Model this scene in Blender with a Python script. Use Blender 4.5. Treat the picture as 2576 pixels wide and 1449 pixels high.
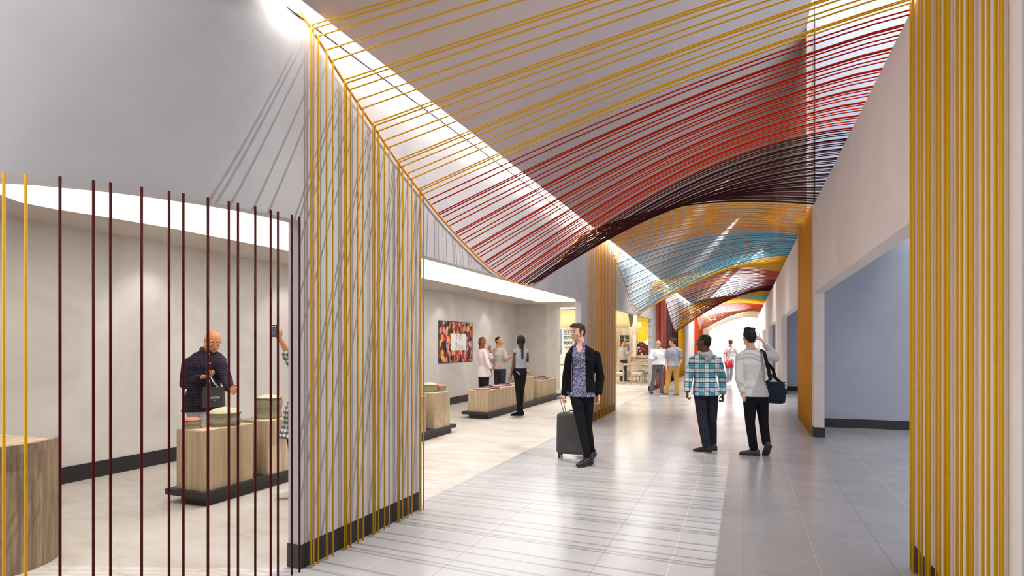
import bpy, bmesh, math, random
from mathutils import Vector, Matrix, noise
random.seed(7)
PI = math.pi
scene = bpy.context.scene
for o in list(bpy.data.objects):
    bpy.data.objects.remove(o)
COL = scene.collection

# ------------------------------------------------------------------ camera
FPX, HZ, VPX = 1446.0, 867.0, 1871.0
YAW = math.atan((VPX - 1288) / FPX)
SA, CA = math.sin(YAW), math.cos(YAW)
EYE = 1.6
cam_d = bpy.data.cameras.new('camera')
cam = bpy.data.objects.new('camera', cam_d)
COL.objects.link(cam)
cam.location = (0, 0, EYE)
cam.rotation_euler = (PI / 2, 0, YAW)
cam_d.sensor_width = 36
cam_d.lens = 36 * FPX / 2576
cam_d.shift_y = (HZ - 724.5) / 2576
cam_d.clip_start = 0.05
cam_d.clip_end = 300
scene.camera = cam

# ------------------------------------------------------------------ world, lamps, exposure
scene.view_settings.view_transform = 'Standard'
scene.view_settings.look = 'None'
scene.view_settings.exposure = 0.5
scene.view_settings.gamma = 1
scene.view_settings.use_curve_mapping = False
world = bpy.data.worlds.new('world')
scene.world = world
world.use_nodes = True
bg = world.node_tree.nodes['Background']
bg.inputs[0].default_value = (0.93, 0.96, 1.0, 1)
bg.inputs[1].default_value = 3.0


def spot(name, loc, target, energy, angle, blend=0.3, radius=0.08, color=(1, 1, 1)):
    d = bpy.data.lights.new(name, 'SPOT')
    d.energy = energy
    d.spot_size = math.radians(angle)
    d.spot_blend = blend
    d.shadow_soft_size = radius
    d.color = color
    o = bpy.data.objects.new(name, d)
    COL.objects.link(o)
    o.location = loc
    v = Vector(target) - Vector(loc)
    o.rotation_euler = v.to_track_quat('-Z', 'Y').to_euler()
    return o


SPOT_E = 1450
spot('skylight_lamp', (2.4, 5.2, 7.9), (-1.2, 5.2, 0), SPOT_E * 0.82, 74, 0.75, 0.010, (1.0, 0.97, 0.93))
spot('corridor_fill_spot', (0.3, 17.5, 6.8), (-2.2, 18.0, 0), SPOT_E * 0.9, 74, 0.6, 0.03, (1.0, 0.97, 0.93))  # this and the next two: added spots without fixtures, brightening the far corridor
spot('corridor_fill_spot', (0.3, 24.0, 6.8), (-2.2, 26.0, 0), SPOT_E * 1.2, 84, 0.6, 0.03, (1.0, 0.97, 0.93))
spot('corridor_fill_spot', (0.3, 36.0, 6.8), (-2.2, 38.0, 0), SPOT_E * 1.5, 92, 0.6, 0.03, (1.0, 0.97, 0.93))
WASH = [3.0, 5.2, 7.6, 10.4, 13.0, 15.8]
for wy in WASH:
    spot('wall_washer_lamp', (-6.75, wy, 2.93), (-7.3, wy, 0.9), 13, 85, 0.8, 0.05, (1.0, 0.95, 0.88))
for dx, dy in ((-4.6, 3.0), (-4.5, 5.6), (-5.0, 9.0)):  # added fill spots, no fittings here, lifting the dim shop floor
    spot('shop_fill_spot', (dx, dy, 2.93), (dx, dy, 0), 45, 130, 0.8, 0.15, (1.0, 0.97, 0.92))


# ------------------------------------------------------------------ projection helpers
def P(u, v, d):
    """pixel of the photo + depth along the view axis -> world point"""
    r = (u - 1288) * d / FPX
    return Vector((r * CA - d * SA, r * SA + d * CA, EYE - (v - HZ) * d / FPX))


def fdepth(v, z=0.0):
    return (EYE - z) * FPX / (v - HZ)


def depth_of(x, y):
    return -x * SA + y * CA


# ------------------------------------------------------------------ materials
MATS = {}


def _new(name):
    m = bpy.data.materials.new(name)
    m.use_nodes = True
    nt = m.node_tree
    b = nt.nodes['Principled BSDF']
    return m, nt, b


def srgb(r, g, b):
    def c(x):
        x /= 255.0
        return x / 12.92 if x <= 0.04045 else ((x + 0.055) / 1.055) ** 2.4
    return (c(r), c(g), c(b), 1)


def plain(name, col, rough=0.6, metal=0.0, spec=0.5, bump=0.0, bscale=200, emit=None, estr=0, coat=0):
    if name in MATS:
        return MATS[name]
    m, nt, b = _new(name)
    b.inputs['Base Color'].default_value = col
    b.inputs['Roughness'].default_value = rough
    b.inputs['Metallic'].default_value = metal
    b.inputs['Specular IOR Level'].default_value = spec
    if coat:
        b.inputs['Coat Weight'].default_value = coat
    tc = nt.nodes.new('ShaderNodeTexCoord')
    n = nt.nodes.new('ShaderNodeTexNoise')
    n.inputs['Scale'].default_value = bscale
    nt.links.new(tc.outputs['Object'], n.inputs['Vector'])
    if bump:
        bp = nt.nodes.new('ShaderNodeBump')
        bp.inputs['Strength'].default_value = bump
        bp.inputs['Distance'].default_value = 0.01
        nt.links.new(n.outputs['Fac'], bp.inputs['Height'])
        nt.links.new(bp.outputs['Normal'], b.inputs['Normal'])
    else:
        mr = nt.nodes.new('ShaderNodeMapRange')
        mr.inputs['To Min'].default_value = max(0, rough - 0.04)
        mr.inputs['To Max'].default_value = min(1, rough + 0.04)
        nt.links.new(n.outputs['Fac'], mr.inputs['Value'])
        nt.links.new(mr.outputs['Result'], b.inputs['Roughness'])
    if emit:
        b.inputs['Emission Color'].default_value = emit
        b.inputs['Emission Strength'].default_value = estr
    MATS[name] = m
    return m


def node(nt, t, **kw):
    n = nt.nodes.new(t)
    for k, v in kw.items():
        if k in n.inputs:
            n.inputs[k].default_value = v
        else:
            setattr(n, k, v)
    return n


def ramp(nt, stops, interp='LINEAR'):
    r = nt.nodes.new('ShaderNodeValToRGB')
    cr = r.color_ramp
    cr.interpolation = interp
    while len(cr.elements) < len(stops):
        cr.elements.new(0.5)
    for e, (p, c) in zip(cr.elements, stops):
        e.position = p
        e.color = c
    return r


def mapping(nt, scale=(1, 1, 1), loc=(0, 0, 0), rot=(0, 0, 0), out='Object'):
    tc = nt.nodes.new('ShaderNodeTexCoord')
    mp = nt.nodes.new('ShaderNodeMapping')
    mp.inputs['Scale'].default_value = scale
    mp.inputs['Location'].default_value = loc
    mp.inputs['Rotation'].default_value = rot
    nt.links.new(tc.outputs[out], mp.inputs['Vector'])
    return mp.outputs['Vector']


def plaster(name, c1, c2, scale=0.9, rough=0.8, fine=0.06):
    m, nt, b = _new(name)
    v = mapping(nt)
    n1 = node(nt, 'ShaderNodeTexNoise', Scale=scale, Detail=6.0, Roughness=0.6, Distortion=0.8)
    n2 = node(nt, 'ShaderNodeTexNoise', Scale=160.0, Detail=2.0)
    for n in (n1, n2):
        nt.links.new(v, n.inputs['Vector'])
    r = ramp(nt, [(0.3, c1), (0.72, c2)])
    nt.links.new(n1.outputs['Fac'], r.inputs['Fac'])
    mx = node(nt, 'ShaderNodeMix', data_type='RGBA', blend_type='OVERLAY')
    mx.inputs[0].default_value = fine
    nt.links.new(r.outputs['Color'], mx.inputs[6])
    nt.links.new(n2.outputs['Color'], mx.inputs[7])
    nt.links.new(mx.outputs[2], b.inputs['Base Color'])
    b.inputs['Roughness'].default_value = rough
    bp = node(nt, 'ShaderNodeBump', Strength=0.08, Distance=0.01)
    nt.links.new(n2.outputs['Fac'], bp.inputs['Height'])
    nt.links.new(bp.outputs['Normal'], b.inputs['Normal'])
    return m


def wood(name, c1, c2, c3, rough=0.55, sc=(26, 26, 1.1)):
    m, nt, b = _new(name)
    v = mapping(nt, sc)
    n1 = node(nt, 'ShaderNodeTexNoise', Scale=1.0, Detail=8.0, Roughness=0.65, Distortion=0.5)
    n2 = node(nt, 'ShaderNodeTexNoise', Scale=7.0, Detail=3.0)
    n3 = node(nt, 'ShaderNodeTexNoise', Scale=0.18, Detail=2.0)
    for n in (n1, n2, n3):
        nt.links.new(v, n.inputs['Vector'])
    r = ramp(nt, [(0.3, c1), (0.52, c2), (0.7, c3)])
    nt.links.new(n1.outputs['Fac'], r.inputs['Fac'])
    mx = node(nt, 'ShaderNodeMix', data_type='RGBA', blend_type='OVERLAY')
    mx.inputs[0].default_value = 0.25
    nt.links.new(r.outputs['Color'], mx.inputs[6])
    nt.links.new(n2.outputs['Fac'], mx.inputs[7])
    m2 = node(nt, 'ShaderNodeMix', data_type='RGBA', blend_type='OVERLAY')
    m2.inputs[0].default_value = 0.4
    nt.links.new(mx.outputs[2], m2.inputs[6])
    nt.links.new(n3.outputs['Fac'], m2.inputs[7])
    nt.links.new(m2.outputs[2], b.inputs['Base Color'])
    b.inputs['Roughness'].default_value = rough
    bp = node(nt, 'ShaderNodeBump', Strength=0.15, Distance=0.003)
    nt.links.new(n1.outputs['Fac'], bp.inputs['Height'])
    nt.links.new(bp.outputs['Normal'], b.inputs['Normal'])
    return m


def fabric(name, c1, c2=None, rough=0.9, scale=220):
    if name in MATS:
        return MATS[name]
    m, nt, b = _new(name)
    c2 = c2 or tuple(min(1, x * 1.25) for x in c1[:3]) + (1,)
    v = mapping(nt)
    n = node(nt, 'ShaderNodeTexNoise', Scale=float(scale), Detail=5.0)
    nt.links.new(v, n.inputs['Vector'])
    r = ramp(nt, [(0.35, c1), (0.65, c2)])
    nt.links.new(n.outputs['Fac'], r.inputs['Fac'])
    nt.links.new(r.outputs['Color'], b.inputs['Base Color'])
    b.inputs['Roughness'].default_value = rough
    b.inputs['Sheen Weight'].default_value = 0.0
    b.inputs['Specular IOR Level'].default_value = 0.2
    # cloth folds
    n3 = node(nt, 'ShaderNodeTexNoise', Scale=7.0, Detail=2.0, Distortion=1.2)
    nt.links.new(v, n3.inputs['Vector'])
    bp = node(nt, 'ShaderNodeBump', Strength=0.3, Distance=0.01)
    nt.links.new(n3.outputs['Fac'], bp.inputs['Height'])
    nt.links.new(bp.outputs['Normal'], b.inputs['Normal'])
    MATS[name] = m
    return m


def stripes_fac(nt, vec, axis, period, width, offset=0.0):
    """1 inside a stripe of the given width, repeated along an axis"""
    sx = node(nt, 'ShaderNodeSeparateXYZ')
    nt.links.new(vec, sx.inputs[0])
    a = node(nt, 'ShaderNodeMath', operation='ADD')
    a.inputs[1].default_value = 100 * period + offset
    nt.links.new(sx.outputs[axis], a.inputs[0])
    md = node(nt, 'ShaderNodeMath', operation='MODULO')
    md.inputs[1].default_value = period
    nt.links.new(a.outputs[0], md.inputs[0])
    lt = node(nt, 'ShaderNodeMath', operation='LESS_THAN')
    lt.inputs[1].default_value = width
    nt.links.new(md.outputs[0], lt.inputs[0])
    return lt.outputs[0]


def mixc(nt, fac, a, b_, blend='MIX'):
    mx = node(nt, 'ShaderNodeMix', data_type='RGBA', blend_type=blend)
    if isinstance(fac, (int, float)):
        mx.inputs[0].default_value = fac
    else:
        nt.links.new(fac, mx.inputs[0])
    for s, x in ((6, a), (7, b_)):
        if isinstance(x, tuple):
            mx.inputs[s].default_value = x
        else:
            nt.links.new(x, mx.inputs[s])
    return mx.outputs[2]


def plaid(name, base, bands, rough=0.9, rotz=0.0):
    """bands: list of (axis, period, width, offset, colour, fac)"""
    m, nt, b = _new(name)
    v = mapping(nt, rot=(0, 0, rotz))
    nz = node(nt, 'ShaderNodeTexNoise', Scale=6.0, Detail=1.0)
    nt.links.new(v, nz.inputs['Vector'])
    ad = node(nt, 'ShaderNodeVectorMath', operation='SCALE')
    ad.inputs['Scale'].default_value = 0.018
    nt.links.new(nz.outputs['Color'], ad.inputs[0])
    sm = node(nt, 'ShaderNodeVectorMath', operation='ADD')
    nt.links.new(v, sm.inputs[0])
    nt.links.new(ad.outputs[0], sm.inputs[1])
    vec = sm.outputs[0]
    cur = base
    for (ax, per, w, off, c, f) in bands:
        s = stripes_fac(nt, vec, ax, per, w, off)
        mm = node(nt, 'ShaderNodeMath', operation='MULTIPLY')
        mm.inputs[1].default_value = f
        nt.links.new(s, mm.inputs[0])
        cur = mixc(nt, mm.outputs[0], cur, c)
    nt.links.new(cur, b.inputs['Base Color'])
    b.inputs['Roughness'].default_value = rough
    b.inputs['Specular IOR Level'].default_value = 0.2
    n3 = node(nt, 'ShaderNodeTexNoise', Scale=7.0, Detail=2.0, Distortion=1.2)
    nt.links.new(v, n3.inputs['Vector'])
    bp = node(nt, 'ShaderNodeBump', Strength=0.3, Distance=0.01)
    nt.links.new(n3.outputs['Fac'], bp.inputs['Height'])
    nt.links.new(bp.outputs['Normal'], b.inputs['Normal'])
    return m


def voro_mat(name, scale, stops, gap, gapcol, vscale=(1, 1, 1), rough=0.8, blob=0):
    m, nt, b = _new(name)
    v = mapping(nt, vscale)
    a = node(nt, 'ShaderNodeTexVoronoi', Scale=float(scale))
    e = node(nt, 'ShaderNodeTexVoronoi', Scale=float(scale), feature='DISTANCE_TO_EDGE')
    for n in (a, e):
        nt.links.new(v, n.inputs['Vector'])
    sp = node(nt, 'ShaderNodeSeparateColor')
    nt.links.new(a.outputs['Color'], sp.inputs[0])
    r = ramp(nt, stops, 'CONSTANT')
    nt.links.new(sp.outputs[0], r.inputs['Fac'])
    n2 = node(nt, 'ShaderNodeTexNoise', Scale=scale * 3.0, Detail=3.0)
    nt.links.new(v, n2.inputs['Vector'])
    c = mixc(nt, 0.7, r.outputs['Color'], n2.outputs['Fac'], 'OVERLAY')
    lt = node(nt, 'ShaderNodeMapRange')
    if blob:
        lt.inputs['From Min'].default_value = blob
        lt.inputs['From Max'].default_value = blob - 0.10
        nt.links.new(a.outputs['Distance'], lt.inputs['Value'])
        hl = node(nt, 'ShaderNodeMapRange')
        hl.inputs['From Min'].default_value = blob
        hl.inputs['To Min'].default_value = 0.35
        hl.inputs['To Max'].default_value = 0.72
        hl.inputs['From Max'].default_value = 0.0
        nt.links.new(a.outputs['Distance'], hl.inputs['Value'])
        c = mixc(nt, 0.8, c, hl.outputs[0], 'OVERLAY')
    else:
        lt.inputs['From Max'].default_value = gap
        nt.links.new(e.outputs['Distance'], lt.inputs['Value'])
    c = mixc(nt, lt.outputs[0], gapcol, c)
    nt.links.new(c, b.inputs['Base Color'])
    b.inputs['Roughness'].default_value = rough
    return m, nt, b, c


M_WALL = plaster('grey_plaster', srgb(184, 180, 182), srgb(202, 198, 197))
M_WARM = plaster('warm_shop_plaster', srgb(196, 190, 186), srgb(226, 220, 214), 0.7)
M_CEIL = plaster('ceiling_plaster', srgb(186, 178, 176), srgb(196, 188, 186), 0.5)
M_BLUE = plaster('blue_grey_plaster', srgb(176, 180, 192), srgb(190, 193, 204), 0.8)
M_BASE = plain('black_baseboard', srgb(38, 35, 36), 0.45)
M_SOFF = plaster('soffit_plaster', srgb(196, 186, 176), srgb(208, 198, 188), 0.8)


def floor_tiles():
    m, nt, b = _new('polished_floor_tiles')
    v = mapping(nt)
    n1 = node(nt, 'ShaderNodeTexNoise', Scale=1.4, Detail=7.0, Roughness=0.7)
    n2 = node(nt, 'ShaderNodeTexNoise', Scale=120.0, Detail=2.0)
    for n in (n1, n2):
        nt.links.new(v, n.inputs['Vector'])
    r = ramp(nt, [(0.3, srgb(184, 182, 183)), (0.7, srgb(198, 195, 195))])
    nt.links.new(n1.outputs['Fac'], r.inputs['Fac'])
    c = mixc(nt, 0.22, r.outputs['Color'], n2.outputs['Fac'], 'OVERLAY')
    # joints: light every metre, darker hairline between, light cross joints
    f1 = stripes_fac(nt, v, 0, 1.0, 0.004, 0.5)
    f2 = stripes_fac(nt, v, 0, 1.0, 0.004, 0.0)
    f3 = stripes_fac(nt, v, 1, 1.03, 0.004, -4.345 + 1.03 * 5)
    c = mixc(nt, f3, c, srgb(224, 224, 222))
    c = mixc(nt, f1, c, srgb(228, 226, 224))
    c = mixc(nt, f2, c, srgb(140, 137, 138))
    nt.links.new(c, b.inputs['Base Color'])
    r2 = ramp(nt, [(0.3, (0.17,) * 3 + (1,)), (0.7, (0.26,) * 3 + (1,))])
    nt.links.new(n1.outputs['Fac'], r2.inputs['Fac'])
    nt.links.new(r2.outputs['Color'], b.inputs['Roughness'])
    b.inputs['Specular IOR Level'].default_value = 0.8
    return m


def shop_floor():
    m, nt, b = _new('stained_concrete_floor')
    v = mapping(nt, (0.8, 1.5, 1))
    n1 = node(nt, 'ShaderNodeTexNoise', Scale=1.3, Detail=8.0, Roughness=0.62, Distortion=1.0)
    nt.links.new(v, n1.inputs['Vector'])
    r = ramp(nt, [(0.3, srgb(180, 166, 150)), (0.45, srgb(200, 190, 179)), (0.7, srgb(212, 205, 197))])
    nt.links.new(n1.outputs['Fac'], r.inputs['Fac'])
    nt.links.new(r.outputs['Color'], b.inputs['Base Color'])
    b.inputs['Roughness'].default_value = 0.5
    return m


M_TILE = floor_tiles()
M_SHOPF = shop_floor()
M_WOOD = wood('display_oak', srgb(168, 144, 112), srgb(190, 167, 134), srgb(206, 186, 154), sc=(44, 44, 1.4))
M_WOODT = wood('oak_top', srgb(186, 158, 122), srgb(208, 184, 148), srgb(222, 200, 166), sc=(26, 1.1, 26))
M_DESK = wood('grey_oak_desk', srgb(104, 88, 72), srgb(146, 124, 98), srgb(168, 146, 116), sc=(30, 30, 1.6))
M_PLINTH = plain('black_plinth', srgb(44, 40, 40), 0.5)
M_LUM = plain('luminous_ceiling_glow', (1, 1, 1, 1), 0.6, emit=(1, 0.99, 0.97, 1), estr=1.4)
M_LED = plain('cove_light_glow', (1, 1, 1, 1), 0.6, emit=(1, 0.98, 0.95, 1), estr=11)


# ------------------------------------------------------------------ mesh helpers
def finish(name, bm, mat, parent=None, smooth=False, origin=None, bevel=0.0):
    me = bpy.data.meshes.new(name)
    bmesh.ops.recalc_face_normals(bm, faces=bm.faces)
    if origin is not None:
        bmesh.ops.translate(bm, verts=bm.verts, vec=-Vector(origin))
    bm.to_mesh(me)
    bm.free()
    if smooth:
        me.polygons.foreach_set('use_smooth', [True] * len(me.polygons))
    for m in (mat if isinstance(mat, (list, tuple)) else [mat]):
        me.materials.append(m)
    o = bpy.data.objects.new(name, me)
    COL.objects.link(o)
    if origin is not None:
        o.location = origin
    if parent is not None:
        o.parent = parent
        # children are built in world coordinates around their own origin
        o.location = (Vector(origin) - parent.location) if origin is not None else -parent.location
    if bevel:
        md = o.modifiers.new('bevel', 'BEVEL')
        md.width = bevel
        md.segments = 3
        md.limit_method = 'ANGLE'
    return o


def box(bm, x0, x1, y0, y1, z0, z1, mi=0):
    vs = [bm.verts.new(p) for p in ((x0, y0, z0), (x1, y0, z0), (x1, y1, z0), (x0, y1, z0),
                                    (x0, y0, z1), (x1, y0, z1), (x1, y1, z1), (x0, y1, z1))]
    for f in ((0, 3, 2, 1), (4, 5, 6, 7), (0, 1, 5, 4), (1, 2, 6, 5), (2, 3, 7, 6), (3, 0, 4, 7)):
        bm.faces.new([vs[i] for i in f]).material_index = mi


def prism(bm, pts, z0, z1, mi=0):
    a = [bm.verts.new((x, y, z0)) for x, y in pts]
    b = [bm.verts.new((x, y, z1)) for x, y in pts]
    n = len(pts)
    bm.faces.new(a[::-1]).material_index = mi
    bm.faces.new(b).material_index = mi
    for i in range(n):
        bm.faces.new((a[i], a[(i + 1) % n], b[(i + 1) % n], b[i])).material_index = mi


def tube(bm, pts, r, n=6, mi=0, cap=True, flat=None):
    pts = [Vector(p) for p in pts]
    rings = []
    ref = None
    for i, p in enumerate(pts):
        t = (pts[min(i + 1, len(pts) - 1)] - pts[max(i - 1, 0)])
        if t.length < 1e-9:
            t = Vector((0, 0, 1))
        t.normalize()
        if ref is None:
            ref = Vector((0, 1, 0)) if abs(t.y) < 0.9 else Vector((1, 0, 0))
        s = t.cross(ref).normalized()
        w = s.cross(t).normalized()
        ref = w
        rr = r[i] if isinstance(r, (list, tuple)) else r
        f = flat if flat else (1, 1)
        rings.append([bm.verts.new(p + (s * math.cos(2 * PI * k / n) * f[0] + w * math.sin(2 * PI * k / n) * f[1]) * rr) for k in range(n)])
    for a, b in zip(rings, rings[1:]):
        for k in range(n):
            bm.faces.new((a[k], a[(k + 1) % n], b[(k + 1) % n], b[k])).material_index = mi
    if cap:
        bm.faces.new(rings[0][::-1]).material_index = mi
        bm.faces.new(rings[-1]).material_index = mi


def capsule(bm, p0, r0, p1, r1, n=12, flat=None):
    """tapered capsule with round ends"""
    p0, p1 = Vector(p0), Vector(p1)
    t = p1 - p0
    L = t.length
    if L < 1e-6:
        t = Vector((0, 0, 1))
    else:
        t.normalize()
    pts, rs = [], []
    for a in (-0.99, -0.8, -0.5, -0.2):
        pts.append(p0 + t * r0 * a)
        rs.append(r0 * math.sqrt(1 - a * a))
    pts.append(p0); rs.append(r0)
    pts.append((p0 + p1) / 2); rs.append((r0 + r1) / 2)
    pts.append(p1); rs.append(r1)
    for a in (0.2, 0.5, 0.8, 0.99):
        pts.append(p1 + t * r1 * a)
        rs.append(r1 * math.sqrt(1 - a * a))
    tube(bm, pts, rs, n, flat=flat)


def ellipsoid(bm, c, rad, mat3=None, n=16):
    c = Vector(c)
    mat3 = mat3 or Matrix.Identity(3)
    vs0 = bmesh.ops.create_uvsphere(bm, u_segments=n, v_segments=n // 2 + 2, radius=1)['verts']
    for v in vs0:
        v.co = c + mat3 @ Vector((v.co.x * rad[0], v.co.y * rad[1], v.co.z * rad[2]))


def lathe(bm, c, prof, n=24, wob=0.0, seed=0, sx=1.0, sy=1.0):
    rings = []
    for r, z in prof:
        ring = []
        for k in range(n):
            a = 2 * PI * k / n
            w = 1 + wob * noise.noise(Vector((math.cos(a) * 1.5 + seed, math.sin(a) * 1.5, z * 9)))
            ring.append(bm.verts.new((c[0] + math.cos(a) * r * w * sx, c[1] + math.sin(a) * r * w * sy, c[2] + z)))
        rings.append(ring)
    for a, b in zip(rings, rings[1:]):
        for k in range(n):
            bm.faces.new((a[k], a[(k + 1) % n], b[(k + 1) % n], b[k]))
    bm.faces.new(rings[0][::-1])
    bm.faces.new(rings[-1])


def empty(name, loc, rz=0):
    o = bpy.data.objects.new(name, None)
    o.empty_display_size = 0.1
    COL.objects.link(o)
    o.location = loc
    o.rotation_euler.z = rz
    return o


def tag(o, label=None, cat=None, group=None, kind=None):
    if label: o['label'] = label
    if cat: o['category'] = cat
    if group: o['group'] = group
    if kind: o['kind'] = kind
    return o


def struct(name, bm, mat, bevel=0):
    o = finish(name, bm, mat, bevel=bevel)
    o['kind'] = 'structure'
    return o


def text_mesh(name, body, size, mat, M4, parent, shear=0.0, extrude=0.0006, xscale=1.0, offset=0.0):
    cu = bpy.data.curves.new(name, 'FONT')
    cu.body = body
    cu.size = size
    cu.shear = shear
    cu.extrude = extrude
    cu.offset = offset
    cu.align_x = 'CENTER'
    cu.align_y = 'CENTER'
    tmp = bpy.data.objects.new(name + '_tmp', cu)
    COL.objects.link(tmp)
    dg = bpy.context.evaluated_depsgraph_get()
    me = bpy.data.meshes.new_from_object(tmp.evaluated_get(dg))
    bpy.data.objects.remove(tmp)
    for v in me.vertices:
        v.co = M4 @ Vector((v.co.x * xscale, v.co.y, v.co.z))
    me.materials.clear()
    me.materials.append(mat)
    o = bpy.data.objects.new(name, me)
    COL.objects.link(o)
    o.parent = parent
    o.location = -parent.location
    return o


# ================================================================== THE SETTING
XW = -2.93          # corridor face of the left wall
XI = -3.045         # shop face of the left wall
XR = 1.13          # corridor face of the right wall
XRB = 1.29
YEND = 57.0
outer = [(-2.93, 3.24), (-2.945, 3.1), (-2.965, 2.95), (-2.995, 2.8), (-3.035, 2.66), (-3.085, 2.54), (-3.15, 2.4),
         (-3.22, 2.27), (-3.30, 2.15), (-3.40, 2.02), (-3.52, 1.89), (-3.66, 1.77), (-3.85, 1.64), (-4.1, 1.52), (-4.5, 1.42), (-5.2, 1.36), (-7.2, 1.34)]
inner = [(-3.045, 3.24), (-3.055, 3.1), (-3.075, 2.96), (-3.11, 2.8), (-3.16, 2.67), (-3.22, 2.53), (-3.29, 2.4),
         (-3.36, 2.28), (-3.44, 2.17), (-3.54, 2.06), (-3.65, 1.95), (-3.78, 1.86), (-3.95, 1.76), (-4.15, 1.66), (-4.52, 1.56), (-5.2, 1.5), (-7.2, 1.48)]


def densify(pts, k=5):
    out = []
    n = len(pts)
    for i in range(n - 1):
        p0, p1, p2, p3 = pts[max(i - 1, 0)], pts[i], pts[i + 1], pts[min(i + 2, n - 1)]
        for j in range(k):
            t = j / k
            out.append(tuple(0.5 * (2 * p1[c] + (p2[c] - p0[c]) * t + (2 * p0[c] - 5 * p1[c] + 4 * p2[c] - p3[c]) * t * t
                                    + (3 * p1[c] - p0[c] - 3 * p2[c] + p3[c]) * t ** 3) for c in (0, 1)))
    out.append(pts[-1])
    return out


outer, inner = densify(outer), densify(inner)
# floors
bm = bmesh.new()
pts = [(6.5, -4), (6.5, 75), (XI, 75), (XI, 3.24)] + inner[1:] + [(-7.9, 1.48), (-7.9, -4)]
prism(bm, pts, -0.12, 0.0)
struct('floor', bm, M_TILE)
bm = bmesh.new()
pts = [(XI, 3.24)] + inner[1:] + [(-7.9, 1.48), (-7.9, 20), (-13, 20), (-13, 75), (XI, 75)]
prism(bm, pts, -0.12, 0.0)
struct('floor', bm, M_SHOPF)

# left wall: curved header, straight header beam, piers
ZH = 2.48
bm = bmesh.new()
prism(bm, outer + inner[::-1], ZH, 4.6)
wf = struct('wall_left_front', bm, M_WALL)
wf.data.polygons.foreach_set('use_smooth', [abs(p.normal.z) < 0.5 and p.area > 0.02 for p in wf.data.polygons])
me_ = wf.data
for e_ in me_.edges:
    a_, b_ = me_.vertices[e_.vertices[0]].co, me_.vertices[e_.vertices[1]].co
    e_.use_edge_sharp = abs(a_.z - b_.z) < 0.1 or (a_.x > -3.1 and a_.y > 3.2)
bm = bmesh.new()
box(bm, XI, XW, 3.24, YEND, ZH, 3.95)
for y0, y1 in ((3.24, 4.88), (10.86, 13.98), (20.1, 41.0), (47.5, YEND)):
    box(bm, XI, XW, y0, y1, 0, ZH)
struct('wall_left', bm, M_WALL)
bm = bmesh.new()
for y0, y1 in ((3.24, 4.88), (10.86, 13.98), (20.1, 41.0), (47.5, YEND)):
    box(bm, XI - 0.006, XW + 0.006, y0 - 0.006, y1 + 0.006, 0, 0.17)
struct('baseboard_left', bm, M_BASE)

# cove light and fascia at the head of the left wall
bm = bmesh.new()
box(bm, XW - 0.01, -2.79, 2.95, YEND, 3.945, 3.965)
struct('trim_1', bm, M_LED)
bm = bmesh.new()
box(bm, XW - 0.002, XW + 0.012, 3.1, YEND, 3.928, 3.94)
struct('trim_2', bm, M_BASE)
# roof slab above the shops
bm = bmesh.new()
prism(bm, [(XW, 3.24)] + inner[1:] + [(-13, 1.48), (-13, YEND), (XW, YEND)], 3.97, 4.1)
struct('ceiling_shop_roof', bm, M_CEIL)
bm = bmesh.new()
prism(bm, [(XRB, 3.17), (2.7, 3.17), (2.7, 60), (XRB, 60)], 3.88, 4.0)
struct('alcove_light_blocker', bm, M_BLUE)  # unseen slab added to stop the high spot shining through the openings
# sloped corridor ceiling rising to the skylight on the right
bm = bmesh.new()
a = [(-2.79, 3.94), (1.15, 7.88), (1.15, 8.1), (-2.95, 4.12)]
v0 = [bm.verts.new((x, -4, z)) for x, z in a]
v1 = [bm.verts.new((x, 40.0, z)) for x, z in a]
bm.faces.new(v0)
bm.faces.new(v1[::-1])
for i in range(4):
    bm.faces.new((v0[i], v0[(i + 1) % 4], v1[(i + 1) % 4], v1[i]))
struct('ceiling', bm, M_CEIL)
# upper wall over the right partition beyond the first alcove
bm = bmesh.new()
box(bm, 1.15, 1.29, 12.75, YEND, 4.03, 9.2)
struct('wall_upper_right', bm, M_WARM)

# right partition with openings
ROPEN = [(4.9, 11.2), (14.35, 20.5), (24.2, 30.7), (35, 41), (46.5, 52)]
bm = bmesh.new()
XRB = 1.29
RZ = 2.5
ys = [3.17]
for o0, o1 in ROPEN:
    box(bm, XR, XRB, ys[-1], o0, 0, 4.03)
    box(bm, XR, XRB, o0, o1, RZ, 4.03)
    ys.append(o1)
box(bm, XR, XRB, ys[-1], 60, 0, 4.03)
struct('wall_right', bm, plaster('light_partition_plaster', srgb(226, 214, 206), srgb(238, 228, 222), 0.7))
bm = bmesh.new()
yy = 3.17
for o0, o1 in ROPEN:
    box(bm, XR - 0.006, XRB + 0.006, yy - 0.006, o0 + 0.006, 0, 0.17)
    yy = o1
box(bm, XR - 0.006, XRB + 0.006, yy - 0.006, 60, 0, 0.17)
struct('baseboard_right', bm, M_BASE)
# alcove walls behind the partition
bm = bmesh.new()
for y in (12.72, 22.0, 32.2, 42.5, 53.5):
    box(bm, 1.30, 6.0, y, y + 0.25, 0, 9.2)
    box(bm, 1.30, 1.95, y - 0.07, y, 0, 9.2)
box(bm, 5.6, 5.8, 2, 60, 0, 9.2)
struct('wall_alcove', bm, M_BLUE)
bm = bmesh.new()
for y in (12.72, 22.0, 32.2, 42.5, 53.5):
    box(bm, 1.95, 5.6, y - 0.012, y, 0, 0.17)
    box(bm, 1.30, 1.96, y - 0.082, y - 0.07, 0, 0.17)
struct('baseboard_alcove', bm, M_BASE)
# pale end panel at the right edge of the frame
bm = bmesh.new()
box(bm, 1.31, 3.2, 2.96, 3.1, 0, 4.03)
struct('wall_near_right', bm, plaster('pale_marble', srgb(190, 186, 184), srgb(232, 230, 228), 2.2, 0.3))

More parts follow.
